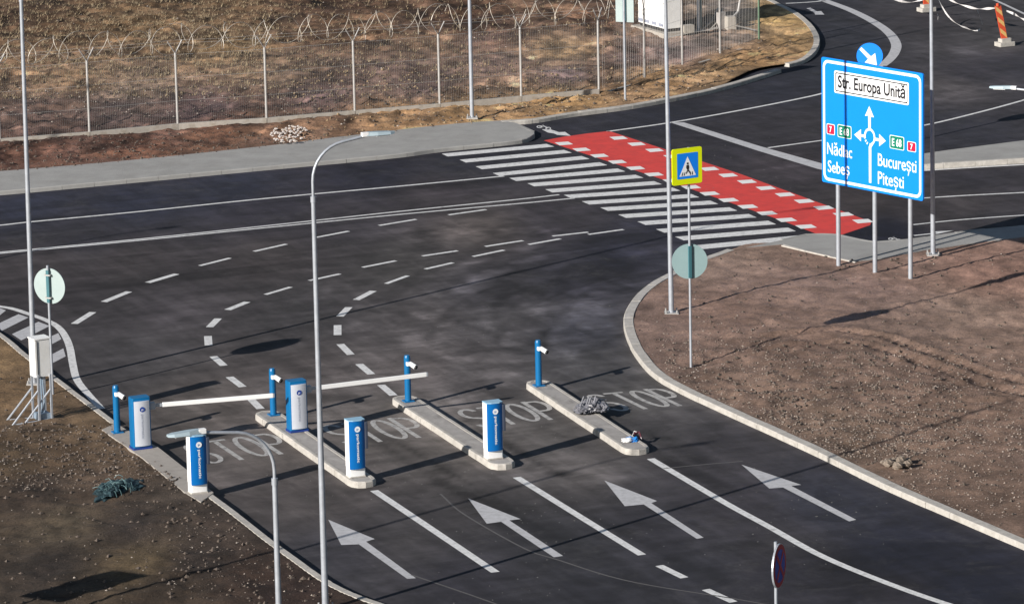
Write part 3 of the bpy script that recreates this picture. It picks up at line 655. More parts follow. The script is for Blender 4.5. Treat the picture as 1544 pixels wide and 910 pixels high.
# ------------------------------------------------------------------ kerbs and pavements
kerb('kerb', right_kerb[4:], .25, SB, h=.13)
kerb('kerb', left_kerb_up, .16, SA, h=.13, step=1.0)
kerb('kerb', left_kerb_low, .18, SA, h=.13, step=1.0, jitter=.004)
kerb('kerb', far_kerb, .22, ST, h=.13, step=1.0)
kerb('kerb', nose_kerb, .22, ST, h=.13, step=1.0)
def pavement(name, road_edge, back_edge, h, m=PAVE):
    a = np.array(road_edge); b = np.array(back_edge)[::-1]
    poly = [tuple(p) for p in a] + [tuple(p) for p in b]
    o = MB().prism(poly, -.2, h).build(name, m); return tag(o, kind='structure')
end_cap = [G2(*p) for p in [(801, 212), (807, 208), (806.5, 203.5), (800, 200.5), (790, 196), (778.6, 191.5), (766, 189)]]
_rw = np.array([G2(*p) for p in [(-260, 312), (-120, 303), (0, 294.5), (200, 276), (400, 257), (530, 245), (611, 237), (664, 229.5), (760, 220), (797, 214.5)]])
walk_front = np.concatenate([offset(top_walk, .13 if normals(top_walk)[5][1] > 0 else -.13), np.array(end_cap)[2:]])
pavement('pavement', walk_front, walk_back, .125)
kf = np.concatenate([top_walk, np.array(end_cap)[:5]])
kerb('kerb', resample(kf, .3), .12, 1 if normals(top_walk)[5][1] > 0 else -1, h=.13, m=PAVE)
rw = resample(np.array(right_walk_road), .5)
sR = 1 if normals(rw)[3][1] < 0 else -1
pavement('pavement', offset(rw, .11 * sR), right_walk_back, .12)
kerb('kerb', rw, .12, sR, h=.125, m=PAVE)
kb = resample(np.array([G2(*p, .12) for p in [(1181, 370.5), (1230, 382), (1292, 395.5)]]), .5)
kerb('kerb', kb, .07, 1 if normals(kb)[2][1] < 0 else -1, h=.15, m=CONC)
# traffic splitter island on the right
sp_e = [(1262, 250), (1285, 246), (1330, 239), (1392, 232), (1430, 226.5), (1544, 212), (1660, 196)]
sp_w = [(1275, 257.5), (1310, 259.5), (1392, 255.8), (1460, 251.5), (1544, 246.2), (1660, 238)]
loop = [G2(*p, .14) for p in sp_e]; loop2 = [G2(*p) for p in sp_w]
poly = loop + loop2[::-1]
tag(MB().prism(poly, -.1, .15).build('splitter_island', PAVE), kind='structure')
isl_edge = resample(np.array(loop2), .5)
kerb('kerb', offset(isl_edge, -.03 if normals(isl_edge)[3][1] > 0 else .03), .16, 1 if normals(isl_edge)[3][1] > 0 else -1, h=.16)

# gate islands with kerb stones round them
LDIR = radians(113.0); LV = np.array([cos(LDIR), sin(LDIR)]); LU = np.array([cos(LDIR - pi / 2), sin(LDIR - pi / 2)])   # up-lane, across (to the right)
GROT = LDIR - pi / 2
def island(pa, pb, label):
    a = np.array(G2(*pa, .13)); b = np.array(G2(*pb, .13)); d = (b - a) / hypot(*(b - a)); n = np.array([-d[1], d[0]]); w2 = .31
    root = empty('traffic_island', (*((a + b) / 2), 0), label=label, cat='traffic island', group='raised concrete islands between the gate lanes')
    cen = np.array([*(a + b) / 2]); pts = []
    for s_, c, base in ((1, a, pi / 2), (-1, b, -pi / 2)):
        for i in range(9):
            th = -pi / 2 + pi * i / 8
            pts.append(c + (-d * s_) * w2 * cos(th) + (n * s_) * w2 * -sin(th) * -1 * (1 if s_ > 0 else 1) * (-1))
    pts = np.array(pts) - cen
    # order counter-clockwise loop, sampled evenly
    cl = np.concatenate([pts, pts[:1]])
    ar = sum(cl[i][0] * cl[i + 1][1] - cl[i + 1][0] * cl[i][1] for i in range(len(cl) - 1))
    if ar < 0: cl = cl[::-1]
    q = resample(cl, .1)
    kerb('kerb', q, .10, 1, h=.14, step=.75, parent=root, jitter=.005, z0=-.05)
    inner = [tuple(p * (1 - .105 / max(hypot(*p), 1e-6))) for p in q[:-1]]
    inn = offset(q, .105)[:-1]
    MB().prism([tuple(p) for p in inn], -.05, .133).build('concrete_fill', CONC_TOP, root)
    return root
isl1 = island((404, 623), (546, 722), 'concrete island nearest the left kerb with camera post, cabinet and ticket machine')
isl2 = island((610, 600), (756, 695), 'middle concrete island in front of the barrier tip, one ticket machine on its near end')
isl3 = island((812, 577), (958, 673), 'rightmost concrete island with no ticket machine, only wrapped debris lying on it')
tag(MB().prism(slab_poly, -.1, .14).build('concrete_pad', SLABM), 'long concrete pad at the left kerb carrying post, cabinet and ticket machine', 'concrete pad')

# ------------------------------------------------------------------ gate equipment
def place(root, px, py, z=.14, fwd=0.0):
    p = G(px, py, z); root.location = (float(p[0] + LV[0] * fwd), float(p[1] + LV[1] * fwd), z); root.rotation_euler = (0, 0, GROT); return root
def make_camera_post():
    r = empty('camera_post')
    MB().tube([(0, 0, 0), (0, 0, 1.05)], .078, 14).build('post', BLUEP, r, smooth=True)
    MB().box((0, 0, .012), (.24, .24, .024)).build('base_plate', BLUEP, r)
    MB().tube([(0, 0, 1.05), (0, 0, 1.10)], [.078, .06], 14).build('post_cap', BLUEP, r, smooth=True)
    cm = MB().box((0, 0, 0), (.11, .16, .09)).build('camera_bracket', WHITEP, r, bevel=.015, loc=(.0, -.07, .91))
    c = MB().tube([(0, 0, 0), (.08, -.155, -.065)], [.055, .06], 10).build('camera', WHITEP, r, smooth=True, loc=(.035, -.09, .915))
    MB().tube([(.08, -.155, -.065), (.093, -.18, -.076)], [.05, .047], 10).build('lens', DARK, c, smooth=True)
    return r
cp = make_camera_post(); G_CP = 'blue camera posts at the head of each gate lane'
cps = [cp] + [copy_tree(cp) for _ in range(3)]
for o, (px, py), lb in zip(cps, [(177, 651.5), (412.5, 625), (615.5, 604.5), (812.5, 581)], [
        'blue post with white camera on the concrete pad beside the left kerb', 'blue camera post on the first island, at the tip of the left barrier arm',
        'blue camera post on the middle island, behind the right barrier arm', 'blue post with white camera standing alone on the rightmost island']):
    place(o, px, py, .14); tag(o, lb, 'camera post', G_CP); o.scale = (1, 1, 1.03)

def rounded(wd, dp, r, front_bulge=0.0, n=4):
    pts = []
    for cx, cy, a0 in ((wd / 2 - r, dp / 2 - r, 0), (-wd / 2 + r, dp / 2 - r, 90), (-wd / 2 + r, -dp / 2 + r, 180), (wd / 2 - r, -dp / 2 + r, 270)):
        for i in range(n + 1):
            a = radians(a0 + 90 * i / n); pts.append((cx + r * cos(a), cy + r * sin(a)))
    return pts
# barrier cabinet: local x across lane, local -y towards arriving cars
def make_barrier(boom_vec, boom_z):
    r = empty('barrier_gate'); wd, dp, hh = .44, .30, 1.19
    MB().prism(rounded(wd + .03, dp + .03, .02), 0, .05).build('foot', mat('foot_navy', (.01, .04, .22), .5) if 'foot_navy' not in MATS else MATS['foot_navy'], r)
    MB().prism(rounded(wd, dp, .03), .05, hh).build('cabinet', BLUEP, r, smooth=True)
    MB().prism(rounded(wd - .004, dp - .004, .04), hh, hh + .03).build('lid', BLUEP, r, smooth=True)
    fp = [(-.185, -dp / 2)] + [(-.185 + .37 * i / 8, -dp / 2 - .012 - .035 * (1 - (2 * i / 8 - 1) ** 2)) for i in range(9)] + [(.185, -dp / 2)]
    fr = MB().prism(fp, .085, hh - .045).build('front_panel', GREYF, r, smooth=True)
    yo = -dp / 2 - .0492
    lg = MB().add([(.0 + .062 * cos(2 * pi * i / 20), yo - .003, .955 + .062 * sin(2 * pi * i / 20)) for i in range(20)], [tuple(range(20))]).build('logo', NAVY, fr)
    mb = MB(); add_text(mb, 'p', (-.02, yo, .935), (1, 0, 0), (0, 0, 1), .045, .045, (0, -1, 0), .006); mb.build('logo_letter', SIGNW, lg) if False else mb.build('lettering', SIGNW, fr)
    mb = MB(); add_text(mb, 'parkomatic', (-.03, yo, .845), (0, 0, -1), (1, 0, 0), .58, .058, (0, -1, 0), .003, 0.0)
    mb.build('lettering', GREYPR, fr)
    # arm
    bv = Vector((boom_vec[0], boom_vec[1], boom_vec[2])); L = bv.length; d = bv.normalized()
    MB().box((0, 0, 0), (.16, .12, .16)).build('arm_hub', GALV, r, bevel=.01, loc=(wd / 2 + .07, .0, boom_z))
    s = Vector((wd / 2 + .15, 0, boom_z)); side = Vector((0, 0, 1)).cross(d).normalized()
    mb = MB()
    def bar(p0, p1, h0, t):
        u = Vector((0, 0, 1)) * h0 / 2; q = side * t / 2
        vs = [p0 - u - q, p0 - u + q, p0 + u + q, p0 + u - q, p1 - u - q, p1 - u + q, p1 + u + q, p1 + u - q]
        mb.add([tuple(v) for v in vs], [(3, 2, 1, 0), (4, 5, 6, 7), (0, 1, 5, 4), (1, 2, 6, 5), (2, 3, 7, 6), (3, 0, 4, 7)])
    bar(s + d * .18, s + d * (L - .15), .105, .05)
    b = mb.build('barrier_arm', WHITEP, r, bevel=.012)
    mb = MB(); bar(s, s + d * .20, .07, .04); mb.build('arm_clamp', GALV, b)
    mb = MB(); bar(s + d * (L - .15), s + d * (L - .12), .09, .045); mb.build('end_cap', GALV, b)
    return r
def boom_to(cab_px, tip_px, bz):
    base = G(*cab_px, .14); base = base + np.array([LV[0], LV[1], 0]) * .16
    tip = G(*tip_px, bz + .14); dvec = tip - base
    return (float(dvec.dot([LU[0], LU[1], 0])), float(dvec.dot([LV[0], LV[1], 0])), 0.0)
for cab, tip, lb in [((216, 677), (412, 596), 'blue barrier cabinet with lowered white arm on the pad at the left kerb'),
                     ((452, 651), (643, 564), 'blue barrier cabinet with lowered white arm on the first island behind the lamp')]:
    bz = .97; v = boom_to(cab, tip, bz); v = (v[0] - .22, v[1], 0)
    r = make_barrier(v, bz); place(r, cab[0], cab[1], .14, .16); tag(r, lb, 'parking barrier', 'barrier gates with white arms')

def make_machine():
    r = empty('ticket_machine'); wd, dp, hh = .40, .25, 1.34
    MB().prism(rounded(wd, dp, .015), 0, .03).build('foot', CONC, r)
    MB().prism(rounded(wd - .01, dp - .01, .03), .03, .24).build('plinth', WHITEP, r, smooth=True)
    MB().prism(rounded(wd, dp, .03), .24, hh - .028).build('housing', WHITEP, r, smooth=True)
    fp = [(-.19, -dp / 2 + .001)] + [(-.19 + .37 * i / 8, -dp / 2 - .015 - .05 * (1 - (2 * i / 8 - 1) ** 2)) for i in range(9)] + [(.18, -dp / 2 + .001)]
    fr = MB().prism(fp, .21, hh - .028).build('front_panel', BLUEF, r, smooth=True)
    MB().prism([(-.2, dp / 2), (-.2, -dp / 2 - .01), (-.1, -dp / 2 - .06), (.1, -dp / 2 - .07), (.2, -dp / 2 - .02), (.215, dp / 2)], hh - .026, hh).build('roof_cap', CAPC, r, smooth=False, bevel=.008)
    MB().box((0, 0, 0), (.07, .22, .62)).build('reader_hood', mat('hood_grey', (.05, .06, .09), .6) if 'hood_grey' not in MATS else MATS['hood_grey'], r, bevel=.015, loc=(.222, -.055, .96))
    yo = -dp / 2 - .0655; cx = -.005
    lg = MB().add([(cx + .068 * cos(2 * pi * i / 20), yo - .003, 1.13 + .068 * sin(2 * pi * i / 20)) for i in range(20)], [tuple(range(20))]).build('logo', SIGNW, fr)
    mb = MB(); add_text(mb, 'p', (cx - .022, yo, 1.115), (1, 0, 0), (0, 0, 1), .045, .045, (0, -1, 0), .006); mb.build('lettering', BLUEF, fr)
    mb = MB(); add_text(mb, 'parkomatic', (cx - .02, yo, 1.02), (0, 0, -1), (1, 0, 0), .66, .062, (0, -1, 0), .003, .02); mb.build('lettering', SIGNW, fr)
    return r
tm = make_machine(); tms = [tm, copy_tree(tm), copy_tree(tm)]
for o, (px, py), lb in zip(tms, [(302, 744), (540.5, 720), (748, 692.5)], ['blue and white ticket machine on the concrete pad, just below a lamp head',
        'blue and white ticket machine on the first island, just right of the lamp', 'blue and white ticket machine on the near end of the middle island']):
    place(o, px, py, .14, .16); tag(o, lb, 'ticket machine', 'ticket machines on the near island ends')

# ------------------------------------------------------------------ street lamps
def lamp(base, arm_az, label, H=9.7, lean=0.0, joint=8.45, arm=1.75, z=None):
    x, y = base; z = zg(x, y) if z is None else z
    r = empty('street_lamp', (x, y, z), label=label, cat='street lamp', group='galvanised street lamps along the junction')
    r.rotation_euler = (0, lean, 0)
    H = H - z
    MB().box((0, 0, .0), (.36, .36, .05)).build('base_plate', GALV_D, r)
    for sx, sy in ((1, 1), (1, -1), (-1, 1), (-1, -1)): MB().tube([(0, 0, .02), (0, 0, .1)], .02, 6).build('anchor_bolt', GALV_D, r, loc=(sx * .14, sy * .14, 0))
    MB().tube([(0, 0, .02), (0, 0, joint * .33), (0, 0, joint * .66), (0, 0, joint)], [.068, .060, .052, .045], 14).build('pole', GALV, r, smooth=True)
    MB().tube([(0, 0, joint - .05), (0, 0, joint + .07)], .056, 14).build('joint_collar', GALV, r, smooth=True)
    rad = .75; pts = [(0, 0, joint + .02), (0, 0, H - rad - .06)]; dx, dy = cos(arm_az), sin(arm_az)
    for i in range(1, 9):
        a = radians(82 * i / 8); pts.append((dx * rad * (1 - cos(a)), dy * rad * (1 - cos(a)), H - rad - .06 + rad * sin(a)))
    pts.append((dx * (arm - .55), dy * (arm - .55), H + .02))
    MB().tube(pts, .030, 10).build('bracket_arm', GALV, r, smooth=True)
    hx = arm - .62
    hd = empty('tmp'); bpy.data.objects.remove(hd)
    M_ = MB(); prof = [(-.02, .05, .045), (.08, .065, .055), (.25, .11, .045), (.52, .10, .03), (.62, .05, .02)]
    vs = []
    for (u, hw, hh_) in prof: vs += [(u, -hw, -.02), (u, hw, -.02), (u, hw * .7, hh_), (u, -hw * .7, hh_)]
    fs = [(3, 2, 1, 0)]
    for i in range(len(prof) - 1):
        for k in range(4): fs.append((i * 4 + k, i * 4 + (k + 1) % 4, i * 4 + 4 + (k + 1) % 4, i * 4 + 4 + k))
    e = (len(prof) - 1) * 4; fs.append((e, e + 1, e + 2, e + 3))
    h = M_.add(vs, fs).build('lamp_head', LAMPH, r, loc=(dx * hx, dy * hx, H + .03), rotz=arm_az)
    MB().box((.0, 0, .01), (.14, .11, .085)).build('mounting_block', WHITEP, h, bevel=.01)
    MB().box((.36, 0, -.032), (.3, .15, .02)).build('led_panel', SIGNW, h)
    return r
AZ_R = radians(22); AZ_L = radians(202)
lamp(G2(52, 584), AZ_R, 'tall street lamp rising past the white electrical box at the left', lean=radians(.5), H=10.75, joint=9.5)
lamp(G2(491, 926), AZ_R, 'street lamp with its arm bent right, rising in front of the left gates', z=.12, H=9.75)
lamp(G2(431, 1250), radians(204), 'street lamp with its arm bent left over the lowest ticket machine', H=7.30, joint=6.18, arm=1.92, z=.1)
lamp(G2(712, 184.5), radians(-68), 'street lamp standing in the orange verge behind the pavement')
lamp(G2(1012.5, 479), radians(200), 'street lamp on bare soil beside the yellow crossing sign', lean=radians(-.35))
lamp(G2(1407, 390), radians(115), 'street lamp just right of the big blue direction sign', lean=radians(-.4), z=.12)
# lamp out of frame at the right whose head hangs into the picture
p = G(1640, 520); hh = height_at((1640, 520), 140)
lamp(G2(1640, 520), radians(158), 'street lamp at the right whose head hangs over the roundabout road', H=hh, joint=hh - 1.3, arm=2.55, z=.12)
for (px, py), lb in [((178, 351), 'street lamp beyond the left edge of the view, nearest the main road'), ((230, 188), 'street lamp beyond the left edge on the far verge'), ((965, 680), 'street lamp beyond the lower left corner on dark soil')]:
    g = G(px, py); L = 9.7 / tan(radians(SUN_EL)); lamp((g[0] - L * sin(radians(SUN_AZ)), g[1] - L * cos(radians(SUN_AZ))), AZ_R, lb, z=.1)

# ------------------------------------------------------------------ round signs seen from behind
def disc(r, cz, rad, face_az, back=True, mats=(SIGNBK, SIGNW), t=.02, off=.05):
    """flat round plate with folded rim; face_az = direction its face looks"""
    n = 36; nx, ny = cos(face_az), sin(face_az); ux, uy = -ny, nx
    def ringpts(rr, d): return [(nx * d + ux * rr * cos(2 * pi * i / n), ny * d + uy * rr * cos(2 * pi * i / n), cz + rr * sin(2 * pi * i / n)) for i in range(n)]
    mb = MB(); a = ringpts(rad, off); b = ringpts(rad, off + t)
    mb.add(a + b, [tuple(range(n - 1, -1, -1)), tuple(range(n, 2 * n))] + [(i, (i + 1) % n, n + (i + 1) % n, n + i) for i in range(n)])
    return mb.build('sign_disc', mats[0], r), ringpts
def sign_post(px, py, label, H=3.2, dz=2.77, rad=.44, face_az=radians(63)):
    x, y = G2(px, py); z = zg(x, y); z = max(z, 0)
    r = empty('road_sign', (x, y, z), label=label, cat='road sign', group='round signs seen from behind')
    MB().tube([(0, 0, -.05), (0, 0, H)], .032, 10).build('pole', GALV, r, smooth=True)
    d, ring = disc(r, dz - z, rad, face_az); n = 36
    mb = MB(); mb.add(ring(rad - .03, .073), [tuple(range(n))]); mb.build('face_sheet', SIGNW, d)
    MB().box((0, 0, 0), (.075, .05, .80), rz=face_az + pi / 2).build('clamp_channel', SIGNED, r, loc=(cos(face_az) * -.01, sin(face_az) * -.01, dz - z))
    for s_ in (-.28, .28): MB().box((0, 0, 0), (.16, .09, .035), rz=face_az + pi / 2).build('clamp', GALV_D, r, loc=(0, 0, dz - z + s_))
    return r
sign_post(80, 600, 'round sign seen from behind, its pole beside the white electrical box', H=3.2, dz=2.78)
# off-frame sign whose shadow falls into view
g = G(70, 252); b = P((g[0] - L * sin(radians(SUN_AZ)), g[1] - L * cos(radians(SUN_AZ)), 0))
sign_post(b[0], b[1], 'round sign seen from behind, outside the left edge by the main road', H=3.2, dz=2.75)
# crossing sign with a round sign below it, on one pole
x, y = G2(1042, 558); z0 = zg(x, y)
r = empty('crossing_sign', (x, y, z0), label='yellow bordered pedestrian crossing sign on a thin pole, round sign back below it', cat='road sign')
MB().tube([(0, 0, -.05), (0, 0, 5.5)], .032, 10).build('pole', GALV, r, smooth=True)
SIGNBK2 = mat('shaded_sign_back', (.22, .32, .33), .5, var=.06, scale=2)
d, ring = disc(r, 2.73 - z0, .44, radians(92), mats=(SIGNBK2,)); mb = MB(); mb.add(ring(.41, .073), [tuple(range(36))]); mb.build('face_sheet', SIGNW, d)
MB().box((0, 0, 0), (.075, .05, .80), rz=radians(203)).build('clamp_channel', SIGNED, r, loc=(.005, -.012, 2.73 - z0))
# square panel facing the camera side
FA = radians(-62); fn = Vector((cos(FA), sin(FA), 0)); fu = Vector((-sin(FA), cos(FA), 0))
def plane_pt(px, py, org, nrm):
    dd = F_ + R_ * (px - 772) / FOC + U_ * (455 - py) / FOC; nrm = np.array(nrm); k = (np.array(org) - CAM).dot(nrm) / dd.dot(nrm)
    return Vector(CAM + dd * k)
def sheet(root, org, u, v, n, pts_uv, off, m, name, parent=None, thick=0):
    vs = [org + u * a + v * b + n * off for a, b in pts_uv]
    k = len(vs); mb = MB()
    if thick:
        bk = [q - n * thick for q in vs]
        mb.add([tuple(q) for q in vs + bk], [tuple(range(k)), tuple(range(2 * k - 1, k - 1, -1))] + [((i + 1) % k, i, k + i, k + (i + 1) % k) for i in range(k)])
    else: mb.add([tuple(q) for q in vs], [tuple(range(k))])
    return mb.build(name, m, parent or root)
def rrect(u0, v0, u1, v1, r_, n=5):
    out = []
    for cx, cy, a0 in ((u1 - r_, v1 - r_, 0), (u0 + r_, v1 - r_, 90), (u0 + r_, v0 + r_, 180), (u1 - r_, v0 + r_, 270)):
        for i in range(n + 1):
            a = radians(a0 + 90 * i / n); out.append((cx + r_ * cos(a), cy + r_ * sin(a)))
    return out
def frame_of(root, org, nrm):
    nv = Vector(nrm).normalized(); u = Vector((0, 0, 1)).cross(nv).normalized(); return Vector(org), u, Vector((0, 0, 1)), nv
FA = radians(-68 + 6); nvec = Vector((cos(FA), sin(FA), 0)); o3 = Vector((x, y, z0))
org = o3 + nvec * .06
def uvof(px, py, org_, u_, n_):
    q = plane_pt(px, py, org_, n_) - org_; return (q.dot(u_), q.z)
uu = Vector((0, 0, 1)).cross(nvec).normalized()
c = [uvof(*p, org, uu, nvec) for p in ((1011.5, 221), (1056, 225), (1059, 280), (1014, 274.5))]
u0 = (c[0][0] + c[3][0]) / 2; u1 = (c[1][0] + c[2][0]) / 2; v1 = (c[0][1] + c[1][1]) / 2; v0 = (c[2][1] + c[3][1]) / 2
lo = nvec * .06    # local origin (root unrotated at o3)
pn = sheet(r, lo, uu, Vector((0, 0, 1)), nvec, rrect(u0, v0, u1, v1, .05), .03, SIGNY, 'yellow_panel', thick=.03)
W_ = u1 - u0; Hh = v1 - v0; m0 = .135
bl = sheet(r, lo, uu, Vector((0, 0, 1)), nvec, rrect(u0 + m0 * W_ + .02, v0 + m0 * Hh + .02, u1 - m0 * W_, v1 - m0 * Hh, .02), .034, SIGNB, 'blue_field', pn)
cu, cv = (u0 + u1) / 2, (v0 + v1) / 2
tri = [(cu - .27 * W_, cv - .27 * Hh), (cu + .29 * W_, cv - .27 * Hh), (cu + .01 * W_, cv + .27 * Hh)]
tr_ = sheet(r, lo, uu, Vector((0, 0, 1)), nvec, tri, .038, SIGNW, 'white_triangle', pn)
mb = MB()
def pushpoly(mb, pts, off): mb.add([tuple(lo + uu * (cu + a * W_) + Vector((0, 0, 1)) * (cv + b * Hh) + nvec * off) for a, b in pts], [tuple(range(len(pts)))])
pushpoly(mb, [(.01 + .035 * cos(t), .075 + .03 * sin(t)) for t in np.linspace(0, 2 * pi, 10)[:-1]], .042)           # walking figure
pushpoly(mb, [(-.03, .035), (-.045, -.04), (-.01, -.1), (.045, -.1), (.06, -.03), (.045, .035)][::-1], .042)
pushpoly(mb, [(-.01, -.1), (-.06, -.2), (-.035, -.21), (.02, -.115)][::-1][::-1], .043)
pushpoly(mb, [(.0, -.11), (.075, -.21), (.1, -.2), (.045, -.1)], .044)
for xx in (-.17, -.1, .115, .18): pushpoly(mb, [(xx - .035, -.25), (xx - .005, -.25), (xx + .015 * (1 if xx < 0 else -1) + .01, -.16), (xx + .015 * (1 if xx < 0 else -1) - .01, -.16)], .0425)
mb.build('walking_figure', SIGNK, pn)
# no-stopping sign, lower right
x, y = G2(1171.5, 1075); hc = height_at((1171.5, 1075), 852)
r = empty('no_stopping_sign', (x, y, .1), label='round blue and red no stopping sign at the bottom edge, turned almost edge-on', cat='road sign')
MB().tube([(0, 0, -.05), (0, 0, hc + .46 - .1)], .032, 10).build('pole', GALV, r, smooth=True)
fa = radians(-20); d, ring = disc(r, hc - .1, .42, fa, mats=(GALV,), t=.035, off=.04); n = 36
MB().add(ring(.405, .079), [tuple(range(n))]).build('red_ring', DKRED, d)
MB().add(ring(.315, .083), [tuple(range(n))]).build('blue_field', DKBLUE, d)
mb = MB(); ux, uy = -sin(fa), cos(fa); nx, ny = cos(fa), sin(fa)
for sgn, o_ in ((1, .087), (-1, .089)):
    q = []
    for (a, b_) in ((-.23, -.2 + 0), (-.17, -.26), (.23, .2), (.17, .26)): q.append((nx * o_ + ux * a * sgn, ny * o_ + uy * a * sgn, hc - .1 + b_))
    mb.add(q, [(0, 1, 2, 3)])
mb.build('red_cross', DKRED, d)

# ------------------------------------------------------------------ big direction sign
PH = radians(-50.5); du = Vector((cos(PH), sin(PH), 0)); dn = Vector((du.y, -du.x, 0)); UP = Vector((0, 0, 1))
bmid = Vector(G(1318, 411, .12))
r = empty('direction_sign', tuple(bmid), label='large blue roundabout direction sign on three steel posts', cat='road sign')
so = bmid + dn * .10
cs = [uvof(*p, so, du, dn) for p in ((1238, 84), (1392, 113), (1391, 305), (1240, 272))]
u0 = (cs[0][0] + cs[3][0]) / 2; u1 = (cs[1][0] + cs[2][0]) / 2; v1 = (cs[0][1] + cs[1][1]) / 2; v0 = (cs[2][1] + cs[3][1]) / 2
for px, py in ((1267, 399), (1318.5, 411.5), (1374, 422.5)):
    g = Vector(G(px, py, .12)); q = (g - bmid).dot(du)
    MB().tube([tuple(du * q - UP * .2), tuple(du * q + UP * (v1 - .15))], .062, 12).build('post', GALV, r, smooth=True)
lo = dn * .10
PTHK = .05
main = sheet(r, lo, du, UP, dn, rrect(u0, v0, u1, v1, .06), .0, SIGNB, 'sign_panel', thick=PTHK)
mb = MB()
for k in range(4):
    zz = v0 + (v1 - v0) * (k + .5) / 4
    mb.box((0, 0, 0), (.01, .01, .01)) if False else None
    a = lo + du * (u0 + .1) + UP * zz - dn * (PTHK + .02); b = lo + du * (u1 - .1) + UP * zz - dn * (PTHK + .02)
    mb.tube([tuple(a), tuple(b)], .02, 6)
mb.build('back_rails', GALV, r)
# white border as a band
bw = .075; ins = .06
outer = rrect(u0 + ins, v0 + ins, u1 - ins, v1 - ins, .19, 6); inner = rrect(u0 + ins + bw, v0 + ins + bw, u1 - ins - bw, v1 - ins - bw, .13, 6); k = len(outer)
MB().add([tuple(lo + du * a + UP * b + dn * .004) for a, b in outer + inner], [(i, (i + 1) % k, k + (i + 1) % k, k + i) for i in range(k)]).build('white_border', SIGNW, main)
def sp(px, py):
    q = plane_pt(px, py, so, dn) - so; return (q.dot(du), q.z)
def sgn_poly(pts, off, m, name, par=main, px=True):
    P_ = [sp(*p) if px else p for p in pts]
    return MB().add([tuple(lo + du * a + UP * b + dn * off) for a, b in P_], [tuple(range(len(P_)))]).build(name, m, par)
# the street-name plate
a = sp(1258.5, 105); b = sp(1371, 126); c_ = sp(1370.5, 159.5); d_ = sp(1258.5, 139)
pu0, pu1 = (a[0] + d_[0]) / 2, (b[0] + c_[0]) / 2; pv1 = (a[1] + b[1]) / 2; pv0 = (c_[1] + d_[1]) / 2
plate = sheet(r, lo, du, UP, dn, rrect(pu0, pv0, pu1, pv1, .05), .014, SIGNW, 'street_name_plate', thick=.01)
kk = .045; ou = rrect(pu0 + kk, pv0 + kk, pu1 - kk, pv1 - kk, .03, 3); inn = rrect(pu0 + kk + .03, pv0 + kk + .03, pu1 - kk - .03, pv1 - kk - .03, .02, 3); k = len(ou)
MB().add([tuple(lo + du * a_ + UP * b_ + dn * .018) for a_, b_ in ou + inn], [(i, (i + 1) % k, k + (i + 1) % k, k + i) for i in range(k)]).build('black_border', SIGNK, plate)
def sign_text(s, px0, py0, px1, py1, cap_px, m, off, par, bold=.02, name='lettering'):
    a = sp(px0, py0); b = sp(px1, py1); c2 = sp(px0, py0 - cap_px); vv = a[1]
    mb = MB(); org = lo + du * a[0] + UP * ((a[1] + b[1]) / 2)
    add_text(mb, s, org, du, UP, b[0] - a[0], c2[1] - a[1], dn, off, bold); return mb.build(name, m, par)
sign_text('Str. Europa Unită', 1264, 130.5, 1365.5, 149.5, 17.5, SIGNK, .018, plate, .026)
sign_text('Nădlac', 1247.5, 231.5, 1285, 239, 17, SIGNW, .006, main, .006)
sign_text('Sebeș', 1248.5, 258.5, 1281, 265, 17, SIGNW, .006, main, .006)
sign_text('București', 1324, 249.5, 1382, 260.5, 18.5, SIGNW, .006, main, .006)
sign_text('Pitești', 1324, 277, 1363, 284, 18.5, SIGNW, .006, main, .006)
def badge(pxs, m, txt, tx):
    P_ = [sp(*p) for p in pxs]; a0 = (P_[0][0] + P_[3][0]) / 2; a1 = (P_[1][0] + P_[2][0]) / 2; b1 = (P_[0][1] + P_[1][1]) / 2; b0 = (P_[2][1] + P_[3][1]) / 2
    o = sheet(r, lo, du, UP, dn, rrect(a0, b0, a1, b1, .04, 3), .006, SIGNW, 'route_badge', main)
    sheet(r, lo, du, UP, dn, rrect(a0 + .03, b0 + .03, a1 - .03, b1 - .03, .03, 3), .010, m, 'badge_field', o) if False else MB().add([tuple(lo + du * q[0] + UP * q[1] + dn * .010) for q in rrect(a0 + .02, b0 + .016, a1 - .02, b1 - .016, .035, 3)], [tuple(range(16))]).build('badge_field', m, main)
    mb = MB(); w_ = (a1 - a0) * tx; add_text(mb, txt, lo + du * ((a0 + a1) / 2 - w_ / 2) + UP * ((b0 + b1) / 2 - (b1 - b0) * .27), du, UP, w_, (b1 - b0) * .54, dn, .014, .02); mb.build('lettering', SIGNW, main)
badge([(1246.5, 186), (1259, 188), (1259, 204), (1247, 202)], SIGNR, '7', .28)
badge([(1263, 187), (1284, 191), (1284, 210), (1263.5, 206.5)], SIGNG, 'E 68', .66)
badge([(1341.5, 203), (1363.5, 207), (1363.5, 227), (1342, 223.5)], SIGNG, 'E 68', .66)
badge([(1368, 212.5), (1381.5, 215), (1381.5, 229.5), (1368.5, 228)], SIGNR, '7', .28)
